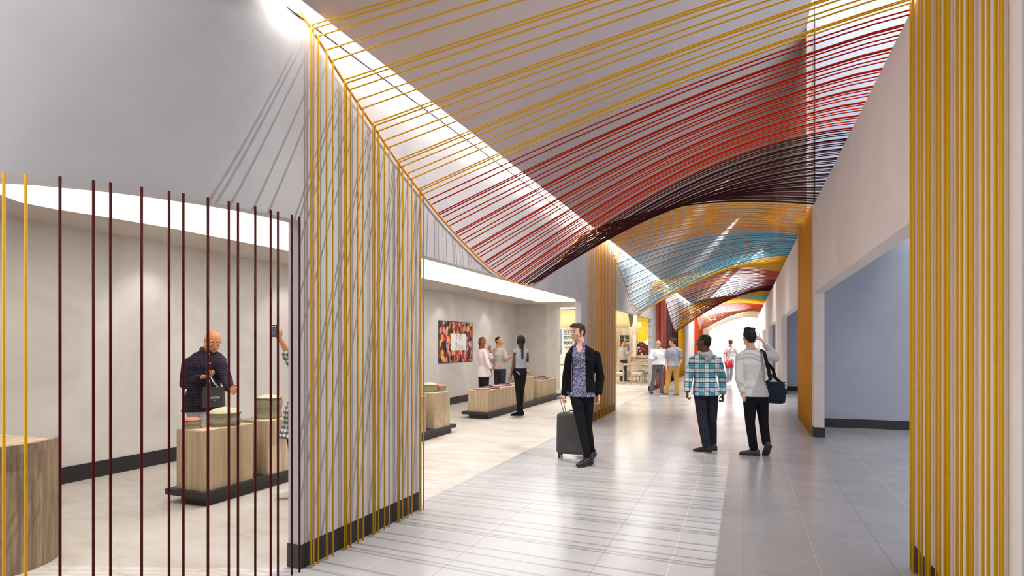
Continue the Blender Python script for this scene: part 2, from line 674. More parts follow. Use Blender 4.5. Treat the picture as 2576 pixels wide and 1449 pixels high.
bm = bmesh.new()
box(bm, -8, 6, -4.2, -4, 0, 9.2)
box(bm, 3.2, 3.4, -4, 3.1, 0, 9.2)
box(bm, 1.15, 6, -4, 2.4, 8.0, 8.2)
struct('light_block_behind', bm, M_WALL)  # unseen walls and roof piece, added to hold sky light off the facade
# shop interior
XB = -7.25
bm = bmesh.new()
box(bm, XB - 0.2, XB, 1.5, 18.4, 0, 2.96)
struct('wall_shop_back', bm, M_WARM)
bm = bmesh.new()
box(bm, XB - 0.2, -5.2, 1.34, 1.5, 0, 3.9)
struct('wall_shop_front', bm, M_WARM)
bm = bmesh.new()
box(bm, XB, XB + 0.014, 1.5, 18.3, 0, 0.19)
struct('baseboard_shop', bm, M_BASE)
bm = bmesh.new()
prism(bm, [(XI, 3.24)] + inner[1:] + [(-7.9, 1.48), (-7.9, 20.3), (XI, 20.3)], 2.96, 3.1)
struct('ceiling_shop', bm, M_SOFF)
bm = bmesh.new()
lum = [(-6.0, 17.3), (-6.02, 10), (-6.06, 6.5), (-6.14, 4.6), (-6.24, 4.0), (-6.34, 3.6), (-6.34, 3.3), (-6.18, 3.05), (-5.8, 2.75),
       (-5.2, 2.4), (-4.4, 2.1), (-3.9, 2.0), (-3.66, 2.1), (-3.46, 2.3), (-3.3, 2.55), (-3.18, 2.8), (-3.12, 3.0), (-3.08, 3.24), (-3.08, 17.3)]
prism(bm, lum, 2.945, 2.9595)
struct('ceiling_luminous_panel', bm, M_LUM)
bm = bmesh.new()
for p, q in zip(lum, lum[1:]):
    tube(bm, [(p[0], p[1], 2.95), (q[0], q[1], 2.95)], 0.006, 4)
struct('trim_3', bm, M_BASE)
# pillar closing the shop, walls of the cafe
bm = bmesh.new()
box(bm, -6.95, -6.2, 18.5, 20.1, 0, 2.96)
struct('wall_pillar', bm, M_WARM)
bm = bmesh.new()
box(bm, -7.9, -6.9, 18.4, 18.6, 0, 2.96)
struct('wall_shop_end', bm, M_WARM)
M_CAFEW = plaster('cafe_plaster', srgb(206, 200, 190), srgb(222, 217, 208), 0.7)
bm = bmesh.new()
box(bm, -13, XI, 30.0, 30.2, 0, 3.2)
box(bm, -13, -12.8, 18.6, 30, 0, 3.2)
box(bm, -13, -7.9, 18.4, 18.6, 0, 3.2)
struct('wall_cafe', bm, M_CAFEW)
bm = bmesh.new()
box(bm, -13, XI, 20.3, 30.0, 3.12, 3.2)
box(bm, -13, -7.9, 18.6, 20.3, 3.12, 3.2)
struct('ceiling_cafe', bm, M_SOFF)
bm = bmesh.new()
for x0, x1, y0, y1 in ((-11.5, -8.7, 21, 24), (-7.8, -4.0, 21, 23.2), (-7.8, -4.0, 26.8, 29), (-11.5, -8.7, 26, 29)):
    box(bm, x0, x1, y0, y1, 3.10, 3.118)
struct('ceiling_cafe_light_panel', bm, plain('cafe_light_glow', (1, 1, 1, 1), 0.6, emit=(1, 0.96, 0.9, 1), estr=5))

# ================================================================== RODS OF THE WAVE CANOPY
def paint(name, c, rough=0.45, spec=0.25):
    return plain(name, c, rough, spec=spec, bscale=40)


R_GOLD = paint('gold_paint', srgb(222, 166, 20))
R_ORNG = paint('orange_gold_paint', srgb(232, 154, 52))
R_ORNG2 = paint('amber_paint', srgb(226, 134, 50))
R_RED = paint('red_paint', srgb(172, 34, 2), spec=0.12)
R_MARO = paint('maroon_paint', srgb(70, 4, 8), spec=0.12)
R_DARK = paint('dark_maroon_paint', srgb(34, 3, 7), spec=0.12)
R_CYAN = paint('cyan_paint', srgb(96, 194, 224))
R_NAVY = paint('deep_blue_paint', srgb(44, 110, 146))
R_RUST = paint('rust_paint', srgb(196, 84, 24))

KN = [(1.0, 5.1), (3.29, 3.902), (3.68, 3.657), (4.07, 3.444), (4.4, 3.268), (4.82, 3.084), (5.29, 2.892), (6.06, 2.652), (6.65, 2.512), (7.3, 2.455),
      (7.97, 2.50), (8.7, 2.72), (9.5, 3.1), (10.4, 3.55), (11.1, 3.84), (11.8, 3.90), (13.2, 3.90), (13.9, 3.68), (14.85, 3.3), (16.08, 2.78), (16.9, 2.6), (17.5, 2.56),
      (18.2, 2.7), (19.2, 3.2), (20.4, 3.75), (21.3, 3.9), (22.4, 3.8), (23.2, 3.5), (24.6, 2.94), (26.7, 2.26), (27.6, 2.2), (28.8, 2.5), (31, 3.4), (33, 3.85), (36, 3.9),
      (38.5, 3.7), (40.3, 3.3), (42, 2.76), (43.2, 2.6), (44.6, 2.9), (46.5, 3.6), (48, 3.8), (49.5, 3.5), (52, 2.9), (53.2, 2.8), (55, 3.2), (58, 3.8)]


def zl(y):
    for (a, za), (b, zb) in zip(KN, KN[1:]):
        if y <= b:
            i = KN.index((a, za))
            m = lambda j: 0.0 if j <= 0 or j >= len(KN) - 1 else (KN[j + 1][1] - KN[j - 1][1]) / (KN[j + 1][0] - KN[j - 1][0])
            h = b - a
            t = (y - a) / h
            return ((2 * t ** 3 - 3 * t ** 2 + 1) * za + (t ** 3 - 2 * t ** 2 + t) * h * m(i)
                    + (-2 * t ** 3 + 3 * t ** 2) * zb + (t ** 3 - t ** 2) * h * m(i + 1))
    return 3.5


XL_ROD, XR_ROD, ZR = -2.885, 1.10, 4.035
RR = 0.0066
# (y0, y1, [materials], fold down at left, fold down at right, colour words)
BANDS = [
    (3.0, 4.86, [R_GOLD], 1, 1, 'gold', 'nearest'),
    (4.86, 7.42, [R_RED], 0, 0, 'red', ''),
    (7.42, 11.25, [R_DARK, R_DARK, R_MARO], 0, 0, 'dark maroon', ''),
    (11.25, 14.0, [R_ORNG, R_GOLD, R_ORNG, R_ORNG2], 1, 1, 'orange', 'second'),
    (14.0, 17.25, [R_CYAN, R_CYAN, R_NAVY], 0, 0, 'blue', ''),
    (17.25, 20.9, [R_GOLD], 0, 0, 'gold', 'far'),
    (20.9, 23.6, [R_RUST, R_RED], 1, 0, 'rust red', ''),
    (23.6, 28.2, [R_DARK, R_MARO, R_MARO], 1, 0, 'dark maroon', 'far'),
    (28.2, 31.5, [R_GOLD], 1, 0, 'gold', ''),
    (31.5, 34, [R_CYAN], 0, 0, 'blue', ''),
    (34, 38, [R_GOLD], 0, 0, 'gold', ''),
    (38, 41.5, [R_RED, R_RUST], 1, 0, 'red', ''),
    (41.5, 46, [R_MARO, R_RUST], 1, 0, 'maroon', ''),
    (46, 55, [R_GOLD, R_ORNG, R_CYAN], 1, 0, 'gold', ''),
    (55, 58, [R_CYAN], 0, 1, 'blue', ''),
]
OFF = [0, 0.025, 0.075, 0.165, 0.235]
LBL = {
    ('gold', 'nearest'): ('gold steel rod arching from the nearest left pier to the near right pier', 'gold rods of the nearest arch'),
    ('red', ''): ('red rod arching overhead between the near gold arch and the dark maroon band', 'red rods of the first wave'),
    ('dark maroon', ''): ('dark maroon rod arching overhead just before the orange second arch', 'dark maroon rods of the first wave'),
    ('orange', 'second'): ('orange rod of the second arch running down the far piers on both sides', 'orange rods of the second arch'),
    ('blue', ''): ('blue rod arching overhead just beyond the orange second arch', 'blue rods of the second wave'),
    ('gold', 'far'): ('gold rod arching overhead between the blue band and the rust red band', 'gold rods of the second wave'),
    ('rust red', ''): ('rust red rod arching overhead and down the third left pier', 'rust red rods of the third arch'),
    ('dark maroon', 'far'): ('dark maroon rod arching over the far corridor beyond the rust red rods', 'dark maroon rods of the third wave'),
}


def rod_points(y, left, right, seg):
    z0 = zl(y)
    pts = []
    if left:
        pts += [(XL_ROD, y, 0.0), (XL_ROD, y, z0 * 0.5), (XL_ROD, y, z0 - 0.012)]
    n = seg
    for i in range(n + 1):
        t = i / n
        x = XL_ROD + 0.004 * left + (XR_ROD - XL_ROD) * t
        aa = min(1.0, max(0.0, (y - 3.3) / 3.9))
        bb = 0.22 * min(1.0, max(0.0, (z0 - 2.55) / 1.25)) * min(1.0, max(0.0, (y - 8.5) / 2.0))
        pts.append((x, y, z0 + (ZR - z0) * (aa * math.sin(PI / 2 * t) + (1 - aa) * t) + bb * math.sin(PI * t)))
    if right:
        pts += [(XR_ROD + 0.003, y, ZR - 0.012), (XR_ROD + 0.003, y, 2.0), (XR_ROD + 0.003, y, 0.0)]
    else:
        pts[-1] = (XR - 0.001, y, ZR - 0.005)
    return pts


rodlist = []
k = 0
while True:
    base = 3.294 + 0.3725 * k
    if base > 57:
        break
    for j, of in enumerate(OFF):
        y = base + of
        for b in BANDS:
            if b[0] <= y < b[1]:
                rodlist.append((y, b, k * 5 + j))
                break
    k += 1
rest = bmesh.new()
restm = [R_ORNG2, R_GOLD, R_ORNG, R_RED, R_MARO, R_DARK, R_CYAN, R_NAVY, R_RUST]
NROD = 0
for y, b, idx in rodlist:
    m = b[2][idx % len(b[2])]
    if NROD < 284 and (b[5], b[6]) in LBL:
        bm = bmesh.new()
        rp = rod_points(y, b[3], b[4], 22 if y < 12 else 16)
        nr = 3 if b[4] else 0
        tube(bm, rp, [RR] * (len(rp) - nr) + [0.0076] * nr, 8 if y < 8 else 6)
        o = finish('canopy_rod', bm, m, smooth=True, origin=(XL_ROD, y, 0))
        lab, grp = LBL[(b[5], b[6])]
        tag(o, lab, 'rod', grp)
        NROD += 1
    else:
        tube(rest, rod_points(y, b[3], b[4], 10), RR, 4, restm.index(m))
o = finish('canopy_rod', rest, restm, smooth=True)
tag(o, 'gold, red, maroon and blue rods arching over the far end of the corridor', 'rod', kind='stuff')

# thin rails that carry the rod ends on the left
for (y0, y1, lab) in ((3.2, 11.2, 'thin gold rail curving down the left wall at the rod ends of the first wave'),
                      (13.6, 20.9, 'thin gold rail curving down the left wall at the blue rods'),
                      (22.9, 33.0, 'thin gold rail at the rod ends of the distant third wave')):
    bm = bmesh.new()
    n = int((y1 - y0) / 0.12)
    pts = [(XL_ROD - 0.014, y0 + (y1 - y0) * i / n, zl(y0 + (y1 - y0) * i / n) - 0.006) for i in range(n + 1)]
    tube(bm, pts, 0.011, 6)
    o = finish('wave_rail', bm, R_ORNG, smooth=True, origin=pts[0])
    tag(o, lab, 'rail')

# vertical rods standing in the curved shop opening
bars = [(-3.60, 1.80, 'g'), (-3.525, 1.86, 'g'), (-3.405, 1.955, 'r'), (-3.315, 2.07, 'r'), (-3.272, 2.134, 'r'), (-3.195, 2.258, 'r'),
        (-3.13, 2.378, 'r'), (-3.10, 2.447, 'r'), (-3.052, 2.576, 'r'), (-3.007, 2.69, 'r'), (-2.99, 2.745, 'r'), (-2.96, 2.856, 'r'),
        (-2.942, 2.97, 'r'), (-2.932, 3.024, 'r'), (-2.916, 3.135, 'r'), (-2.906, 3.2, 'r')]
M_BARR = paint('oxblood_paint', srgb(76, 3, 6), spec=0.12)
for x, y, c in bars:
    # slide each bar along its sight line onto the outside of the facade
    s = 1 - 0.012 / math.hypot(x, y)
    bm = bmesh.new()
    tube(bm, [(x * s, y * s, 0), (x * s, y * s, 1.3), (x * s, y * s, ZH + 0.02)], 0.0074, 10)
    o = finish('screen_rod', bm, R_GOLD if c == 'g' else M_BARR, smooth=True, origin=(x * s, y * s, 0))
    if c == 'g':
        tag(o, 'gold vertical rod at the far left of the shop opening by the wooden desk', 'rod', 'gold upright rods of the shop screen')
    else:
        tag(o, 'dark red vertical rod standing floor to lintel in the shop opening', 'rod', 'dark red upright rods of the shop screen')

# ================================================================== DISPLAY TABLES
def rounded_rect(x0, x1, y0, y1, r, n=5):
    pts = []
    for cx, cy, a0 in ((x1 - r, y0 + r, -90), (x1 - r, y1 - r, 0), (x0 + r, y1 - r, 90), (x0 + r, y0 + r, 180)):
        for i in range(n + 1):
            a = math.radians(a0 + 90 * i / n)
            pts.append((cx + r * math.cos(a), cy + r * math.sin(a)))
    return pts


def plinth(x0, x1, y0, y1, label):
    t = empty('display_plinth', ((x0 + x1) / 2, (y0 + y1) / 2, 0))
    tag(t, label, 'plinth')
    bm = bmesh.new(); box(bm, x0, x1, y0, y1, 0.085, 0.145)
    finish('plinth_slab', bm, M_PLINTH, t, origin=(x0, y0, 0.085), bevel=0.004)
    bm = bmesh.new(); box(bm, x0 + 0.14, x1 - 0.03, y0 + 0.07, y1 - 0.14, 0, 0.085)
    finish('plinth_base', bm, M_PLINTH, t, origin=(x0, y0, 0))
    return t


def block(x0, x1, y0, y1, z1, label):
    t = empty('display_block', ((x0 + x1) / 2, (y0 + y1) / 2, 0.145))
    tag(t, label, 'display block', 'oak display blocks')
    bm = bmesh.new()
    prism(bm, rounded_rect(x0, x1, y0, y1, 0.035), 0.1455, z1 - 0.012)
    finish('block_body', bm, M_WOOD, t, origin=(x0, y0, 0.145))
    bm = bmesh.new()
    prism(bm, rounded_rect(x0, x1, y0, y1, 0.035), z1 - 0.0119, z1)
    finish('block_top', bm, M_WOODT, t, origin=(x0, y0, z1))
    return t


plinth(-5.43, -4.90, 4.08, 9.42, 'long black plinth carrying the oak blocks in the front shop')
plinth(-5.70, -5.06, 11.2, 16.5, 'long black plinth carrying blocks behind the woman with the braid')
block(-5.35, -4.94, 4.13, 4.76, 0.745, 'oak display block nearest the camera, with orange and cream baskets on top')
block(-5.36, -4.92, 4.94, 6.25, 0.745, 'oak display block carrying the tall woven basket')
block(-5.36, -4.93, 6.5, 8.41, 0.745, 'oak display block seen just past the first rod-covered pier')
block(-5.40, -4.93, 8.70, 9.25, 0.76, 'narrow oak display block at the far end of the first plinth')
block(-5.60, -5.11, 11.29, 13.4, 0.607, 'low long oak block with flat loaves in front of the talking couple')
block(-5.62, -5.13, 13.66, 14.25, 0.77, 'tall narrow oak block just right of the woman with the braid')
block(-5.66, -5.18, 14.75, 16.4, 0.616, 'low oak block with flat loaves behind the man with the suitcase')


def fiber_mat(name, c1, c2):
    m, nt, b = _new(name)
    v = mapping(nt, (1, 1, 6))
    n = node(nt, 'ShaderNodeTexNoise', Scale=18.0, Detail=8.0, Roughness=0.8)
    nt.links.new(v, n.inputs['Vector'])
    r = ramp(nt, [(0.35, c1), (0.65, c2)])
    nt.links.new(n.outputs['Fac'], r.inputs['Fac'])
    nt.links.new(r.outputs['Color'], b.inputs['Base Color'])
    b.inputs['Roughness'].default_value = 0.95
    bp = node(nt, 'ShaderNodeBump', Strength=0.9, Distance=0.012)
    nt.links.new(n.outputs['Fac'], bp.inputs['Height'])
    nt.links.new(bp.outputs['Normal'], b.inputs['Normal'])
    return m


def grain_mat(name, c1, c2, sc=90.0):
    m, nt, b = _new(name)
    v = mapping(nt)
    n = node(nt, 'ShaderNodeTexVoronoi', Scale=sc)
    nt.links.new(v, n.inputs['Vector'])
    r = ramp(nt, [(0.0, c2), (0.6, c1)])
    nt.links.new(n.outputs['Distance'], r.inputs['Fac'])
    nt.links.new(r.outputs['Color'], b.inputs['Base Color'])
    bp = node(nt, 'ShaderNodeBump', Strength=0.9, Distance=0.01, invert=True)
    nt.links.new(n.outputs['Distance'], bp.inputs['Height'])
    nt.links.new(bp.outputs['Normal'], b.inputs['Normal'])
    b.inputs['Roughness'].default_value = 0.9
    return m


M_FIBER = fiber_mat('felted_seagrass', srgb(120, 116, 92), srgb(190, 184, 156))
M_CREAM = grain_mat('cream_grain', srgb(214, 196, 156), srgb(246, 234, 204))
M_CORAL = grain_mat('coral_lentils', srgb(226, 120, 92), srgb(252, 176, 146))


def basket(x, y, z, r, h, fill, label, sx=1.0, heap=0.05, seed=1):
    t = empty('woven_basket', (x, y, z))
    tag(t, label, 'basket')
    bm = bmesh.new()
    prof = []
    n = 12
    for i in range(n + 1):
        f = i / n
        prof.append((r * (0.95 + 0.05 * math.sin(f * 9 + seed)) * (1 + 0.03 * f), h * f))
    prof.append((r * 1.05, h * 1.0))
    prof += [(r * 0.97, h * 1.01), (r * 0.93, h * 0.9)]
    lathe(bm, (x, y, z + 0.001), prof, 32, 0.06, seed, sx, 1.0)
    finish('basket_wall', bm, M_FIBER, t, smooth=True, origin=(x, y, z))
    bm = bmesh.new()
    prof = [(r * 0.94 * math.cos(a), h * 0.9 + (heap + h * 0.1) * math.sin(a)) for a in [PI / 2 * i / 10 for i in range(11)]]
    prof[-1] = (0.002, prof[-1][1])
    lathe(bm, (x, y, z), prof, 32, 0.10, seed + 3, sx, 1.0)
    finish('basket_filling', bm, fill, t, smooth=True, origin=(x, y, z))
    return t


basket(-5.245, 4.24, 0.745, 0.088, 0.085, M_CORAL, 'small low basket of coral lentils on the nearest oak block', heap=0.03, seed=2)
basket(-5.13, 4.53, 0.745, 0.165, 0.135, M_CREAM, 'wide basket of cream grain on the nearest oak block', heap=0.055, seed=5)
basket(-5.16, 5.18, 0.745, 0.15, 0.235, M_CREAM, 'tall woven basket of cream grain on the second oak block', heap=0.035, seed=8)
basket(-5.17, 8.93, 0.76, 0.135, 0.13, M_CREAM, 'basket of cream grain seen past the rod-covered pier', heap=0.04, seed=11)
basket(-5.08, 9.16, 0.76, 0.095, 0.095, M_CORAL, 'basket of coral lentils at the end of the first plinth', heap=0.03, seed=14)
basket(-5.40, 13.78, 0.77, 0.13, 0.24, M_CREAM, 'woven basket half hidden behind the woman with the braid', heap=0.03, seed=17)
basket(-5.27, 14.10, 0.77, 0.09, 0.13, M_CORAL, 'coral-filled basket on the tall block right of the woman with the braid', heap=0.04, seed=19)

M_LOAF = grain_mat('pink_cream_crumb', srgb(196, 152, 140), srgb(246, 226, 212), 90)
M_LOAFD = grain_mat('plum_crumb', srgb(130, 88, 94), srgb(214, 178, 178), 90)
M_CHOC = plain('dark_chocolate', srgb(46, 22, 22), 0.4)


def loaf(x, y, z, r, sx, mat, bars_, label):
    t = empty('flat_loaf', (x, y, z))
    tag(t, label, 'loaf', 'flat loaves on the low blocks')
    bm = bmesh.new()
    lathe(bm, (x, y, z + 0.001), [(r * 0.9, 0), (r, 0.012), (r * 0.97, 0.028), (r * 0.7, 0.042), (r * 0.3, 0.046), (0.004, 0.047)], 26, 0.14, x * 7 + y, sx, 1.0)
    finish('loaf_body', bm, mat, t, smooth=True, origin=(x, y, z))
    for i in range(bars_):
        bm = bmesh.new()
        a = -0.5 + i * 0.9
        dx, dy = math.cos(a) * 0.05, math.sin(a) * 0.05
        cx, cy = x + (i - (bars_ - 1) / 2) * 0.10, y - 0.03 + 0.03 * i
        capsule(bm, (cx - dx, cy - dy, z + 0.054), 0.011, (cx + dx, cy + dy, z + 0.054), 0.011, 8)
        finish('chocolate_bar', bm, M_CHOC, t, smooth=True, origin=(cx, cy, z + 0.05))


for (x, y, r, sx, m, nb, lab) in (
        (-5.36, 11.52, 0.17, 1.15, M_LOAF, 2, 'flat loaf with two dark bars at the near end of the low block'),
        (-5.34, 11.98, 0.19, 1.1, M_LOAFD, 1, 'plum-coloured flat loaf behind the first one on the low block'),
        (-5.38, 12.46, 0.17, 1.1, M_LOAF, 0, 'plain pink flat loaf in the middle of the low block'),
        (-5.36, 12.86, 0.15, 1.1, M_LOAFD, 2, 'plum flat loaf with dark bars farther back on the low block'),
        (-5.33, 13.2, 0.15, 1.2, M_LOAF, 0, 'pale flat loaf beside the hand of the woman with the braid')):
    loaf(x, y, 0.607, r, sx, m, nb, lab)
for (x, y, r, sx, m, nb, lab) in (
        (-5.44, 14.98, 0.17, 1.1, M_LOAF, 2, 'flat loaf with dark bars at the near end of the farther low block'),
        (-5.42, 15.42, 0.18, 1.1, M_LOAFD, 1, 'plum flat loaf in the middle of the farther low block'),
        (-5.44, 15.84, 0.17, 1.1, M_LOAFD, 2, 'plum flat loaf with bars toward the end of the farther low block'),
        (-5.42, 16.2, 0.14, 1.2, M_LOAF, 0, 'pale flat loaf at the far end of the farther low block')):
    loaf(x, y, 0.616, r, sx, m, nb, lab)

# ------------------------------------------------------------------ curved counter at the left edge
t = empty('service_counter', (-5.1, 2.4, 0))
tag(t, 'curved grey oak service counter at the left edge behind the gold rods', 'counter')
cc, cr = (-5.12, 2.44), 0.44


def arc(c, r, a0, a1, n):
    return [(c[0] + r * math.cos(math.radians(a0 + (a1 - a0) * i / n)), c[1] + r * math.sin(math.radians(a0 + (a1 - a0) * i / n))) for i in range(n + 1)]


bm = bmesh.new()
prism(bm, [(-6.4, 2.0)] + arc(cc, cr, -88, 86, 28) + [(-6.4, 2.88)], 0, 0.84)
finish('counter_body', bm, M_DESK, t, origin=(-5.1, 2.4, 0))
bm = bmesh.new()
prism(bm, [(-6.38, 2.03)] + arc(cc, cr - 0.03, -88, 86, 28) + [(-6.38, 2.85)], 0.8402, 0.855)
finish('counter_top', bm, M_WOODT, t, origin=(-5.1, 2.4, 0.85))
bm = bmesh.new()
prism(bm, arc(cc, cr, -30, 62, 18) + arc(cc, cr - 0.035, 62, -30, 18), 0.8402, 0.90)
finish('counter_lip', bm, M_DESK, t, origin=(-5.1, 2.4, 0.85))

# ------------------------------------------------------------------ nut poster on the shop wall
PX = XB + 0.012


def ywall(u, X):
    k = (u - 1288) / FPX
    return (X * (CA + k * SA)) / (k * CA - SA)


y0, y1 = ywall(1104.5, PX), ywall(1187.5, PX)
dd = depth_of(PX, y0)
zt, zb = EYE + (HZ - 807) * dd / FPX, EYE + (HZ - 912.5) * dd / FPX
t = empty('wall_poster', (PX, (y0 + y1) / 2, zb))
tag(t, 'square poster of colourful roasted nuts with a white label on the shop wall', 'poster')
M_NUTS, nt_, b_, c_ = voro_mat('nut_picture', 6.8, [(0, srgb(196, 92, 40)), (0.16, srgb(228, 140, 130)), (0.3, srgb(150, 60, 40)), (0.42, srgb(232, 170, 110)),
                                                 (0.56, srgb(200, 170, 200)), (0.66, srgb(210, 70, 40)), (0.8, srgb(240, 180, 90)), (0.9, srgb(110, 40, 40))],
                               0.10, srgb(24, 8, 14), (1, 1.4, 0.9), 0.6, 0.66)
bm = bmesh.new(); box(bm, XB + 0.001, PX, y0, y1, zb, zt)
finish('poster_picture', bm, M_NUTS, t, origin=(PX, y0, zb))
bm = bmesh.new()
for a, b, c, d in ((y0 - 0.015, y1 + 0.015, zt, zt + 0.015), (y0 - 0.015, y1 + 0.015, zb - 0.015, zb), (y0 - 0.015, y0, zb, zt), (y1, y1 + 0.015, zb, zt)):
    box(bm, XB + 0.001, PX + 0.008, a, b, c, d)
finish('poster_frame', bm, M_BASE, t, origin=(PX, y0, zb))
H_, W_ = zt - zb, y1 - y0
ly0, ly1 = y0 + W_ * 0.335, y0 + W_ * 0.79
lz0, lz1 = zb + H_ * 0.29, zb + H_ * 0.71
M_PAPER = plain('white_label', srgb(246, 243, 240), 0.7)
M_INK = plain('black_ink', srgb(26, 24, 30), 0.7)
bm = bmesh.new(); box(bm, PX + 0.0005, PX + 0.005, ly0, ly1, lz0, lz1)
lab = finish('poster_label', bm, M_PAPER, t, origin=(PX, ly0, lz0))
M4 = Matrix.Translation((PX + 0.0065, (ly0 + ly1) / 2, lz0 + (lz1 - lz0) * 0.25)) @ Matrix(((0, 0, 1, 0), (1, 0, 0, 0), (0, 1, 0, 0), (0, 0, 0, 1)))
text_mesh('label_lettering', 'Organic', 0.27, M_INK, M4, t, shear=0.55, xscale=0.62, offset=-0.006)
bm = bmesh.new()
for i in range(4):
    yy = ly0 + (ly1 - ly0) * (0.36 + 0.1 * i)
    za, zb2 = lz0 + (lz1 - lz0) * 0.62, lz0 + (lz1 - lz0) * 0.9
    box(bm, PX + 0.0055, PX + 0.0068, yy - 0.008, yy + 0.008, za, zb2)
    ellipsoid(bm, (PX + 0.006, yy, zb2), (0.0012, 0.018, 0.03), n=10)
box(bm, PX + 0.0055, PX + 0.0065, ly0 + 0.02, ly1 - 0.02, lz0 + (lz1 - lz0) * 0.5, lz0 + (lz1 - lz0) * 0.51)
finish('label_spoon_marks', bm, plain('grey_ink', srgb(120, 116, 124), 0.7), t, origin=(PX, ly0, lz0))

# ------------------------------------------------------------------ spice poster in the cafe
PY = 29.985
xa, xb = -5.17, -3.9
t = empty('spice_poster', ((xa + xb) / 2, PY, 1.05))
tag(t, 'tall yellow poster of spices and garlic on the far cafe wall', 'poster')
m, nt, b, c = voro_mat('spice_picture', 8.0, [(0, srgb(120, 30, 24)), (0.2, srgb(250, 226, 190)), (0.34, srgb(168, 52, 60)), (0.5, srgb(60, 16, 20)),
                                              (0.66, srgb(236, 160, 40)), (0.78, srgb(226, 190, 200)), (0.9, srgb(150, 60, 30))], 0.05, srgb(50, 14, 16), (1, 1, 1), 0.7, 0.6)
v = mapping(nt)
sp = node(nt, 'ShaderNodeSeparateXYZ'); nt.links.new(v, sp.inputs[0])
nz = node(nt, 'ShaderNodeTexNoise', Scale=3.0, Detail=3.0); nt.links.new(v, nz.inputs['Vector'])
ad = node(nt, 'ShaderNodeMath', operation='ADD'); nt.links.new(sp.outputs[2], ad.inputs[0]); nt.links.new(nz.outputs['Fac'], ad.inputs[1])
th = node(nt, 'ShaderNodeMath', operation='GREATER_THAN'); th.inputs[1].default_value = 1.25; nt.links.new(ad.outputs[0], th.inputs[0])
sv = node(nt, 'ShaderNodeTexNoise', Scale=14.0, Detail=4.0, Roughness=0.8); nt.links.new(v, sv.inputs['Vector'])
yel = ramp(nt, [(0.36, srgb(150, 96, 10)), (0.44, srgb(226, 184, 8)), (0.6, srgb(246, 212, 10))])
nt.links.new(sv.outputs['Fac'], yel.inputs['Fac'])
cc2 = mixc(nt, th.outputs[0], c, yel.outputs['Color'])
nt.links.new(cc2, b.inputs['Base Color'])
bm = bmesh.new(); box(bm, xa, xb, PY - 0.01, PY + 0.01, 1.05, 3.1)
finish('poster_picture', bm, m, t, origin=(xa, PY, 1.05))
bm = bmesh.new(); box(bm, xa - 0.03, xb + 0.03, PY - 0.05, PY + 0.01, 0.93, 1.045)
finish('poster_ledge', bm, M_WOODT, t, origin=(xa, PY, 0.93))
bm = bmesh.new()
ellipsoid(bm, (-5.0, PY - 0.012, 2.62), (0.13, 0.012, 0.15))
finish('garlic_bulb_picture', bm, plain('garlic_white', srgb(250, 240, 214), 0.7), t, smooth=True, origin=(-5.0, PY, 2.6))
bm = bmesh.new()
ellipsoid(bm, (-4.55, PY - 0.012, 1.72), (0.16, 0.012, 0.16))
finish('garlic_bulb_picture', bm, plain('garlic_white', srgb(250, 240, 214), 0.7), t, smooth=True, origin=(-4.5, PY, 1.7))

# ------------------------------------------------------------------ cafe fittings
M_PANELW = wood('cafe_panelling', srgb(168, 152, 132), srgb(190, 174, 152), srgb(204, 190, 168), sc=(14, 14, 0.6))
M_NICHE = plain('blue_grey_niche', srgb(188, 196, 206), 0.6)
M_WHITEP = plain('white_laminate', srgb(236, 234, 230), 0.5)
t = empty('bar_wall', (-5.4, 28.0, 0))
tag(t, 'pale timber wall with blue-grey bottle niches behind the cafe', 'partition')
bm = bmesh.new()
xs = [-5.95, -5.60, -5.08, -4.83]
for x0, x1, z0, z1 in ((-5.95, -5.60, 0, 3.1), (-5.16, -4.83, 0, 3.1), (-5.60, -5.16, 0, 1.3), (-5.60, -5.16, 1.62, 1.75), (-5.60, -5.16, 2.06, 3.1)):
    box(bm, x0, x1, 28.0, 28.35, z0, z1)
finish('timber_panel', bm, M_PANELW, t, origin=(-5.4, 28, 0))
for z0, z1 in ((1.3, 1.62), (1.75, 2.06)):
    bm = bmesh.new(); box(bm, -5.60, -5.16, 28.25, 28.34, z0, z1)
    finish('niche_back', bm, M_NICHE, t, origin=(-5.4, 28.3, z0))
bm = bmesh.new(); box(bm, -4.98, -4.82, 27.9, 28.0, 1.0, 2.05)
finish('white_pilaster', bm, M_WHITEP, t, origin=(-4.9, 28, 1))
# bottles
M_GLD = plain('dark_bottle_glass', srgb(26, 30, 24), 0.15)
M_GLG = plain('olive_bottle_glass', srgb(74, 84, 34), 0.2)
M_GLC = plain('clear_bottle_glass', srgb(196, 206, 210), 0.15)
M_LABEL = plain('bottle_label_paper', srgb(240, 236, 222), 0.8)
M_LABY = plain('yellow_bottle_label', srgb(214, 206, 120), 0.8)


def bottle(x, y, z, h, gm, lm, label, group):
    t = empty('wine_bottle', (x, y, z))
    tag(t, label, 'bottle', group)
    s = h / 0.30
    bm = bmesh.new()
    lathe(bm, (x, y, z + 0.001), [(0.034 * s, 0), (0.037 * s, 0.01 * s), (0.037 * s, 0.18 * s), (0.03 * s, 0.205 * s), (0.014 * s, 0.23 * s), (0.013 * s, 0.29 * s), (0.015 * s, 0.30 * s)], 12)
    finish('bottle_glass', bm, gm, t, smooth=True, origin=(x, y, z))
    bm = bmesh.new()
    lathe(bm, (x, y, z), [(0.0376 * s, 0.05 * s), (0.0376 * s, 0.135 * s)], 12)
    finish('bottle_label', bm, lm, t, smooth=True, origin=(x, y, z + 0.05))


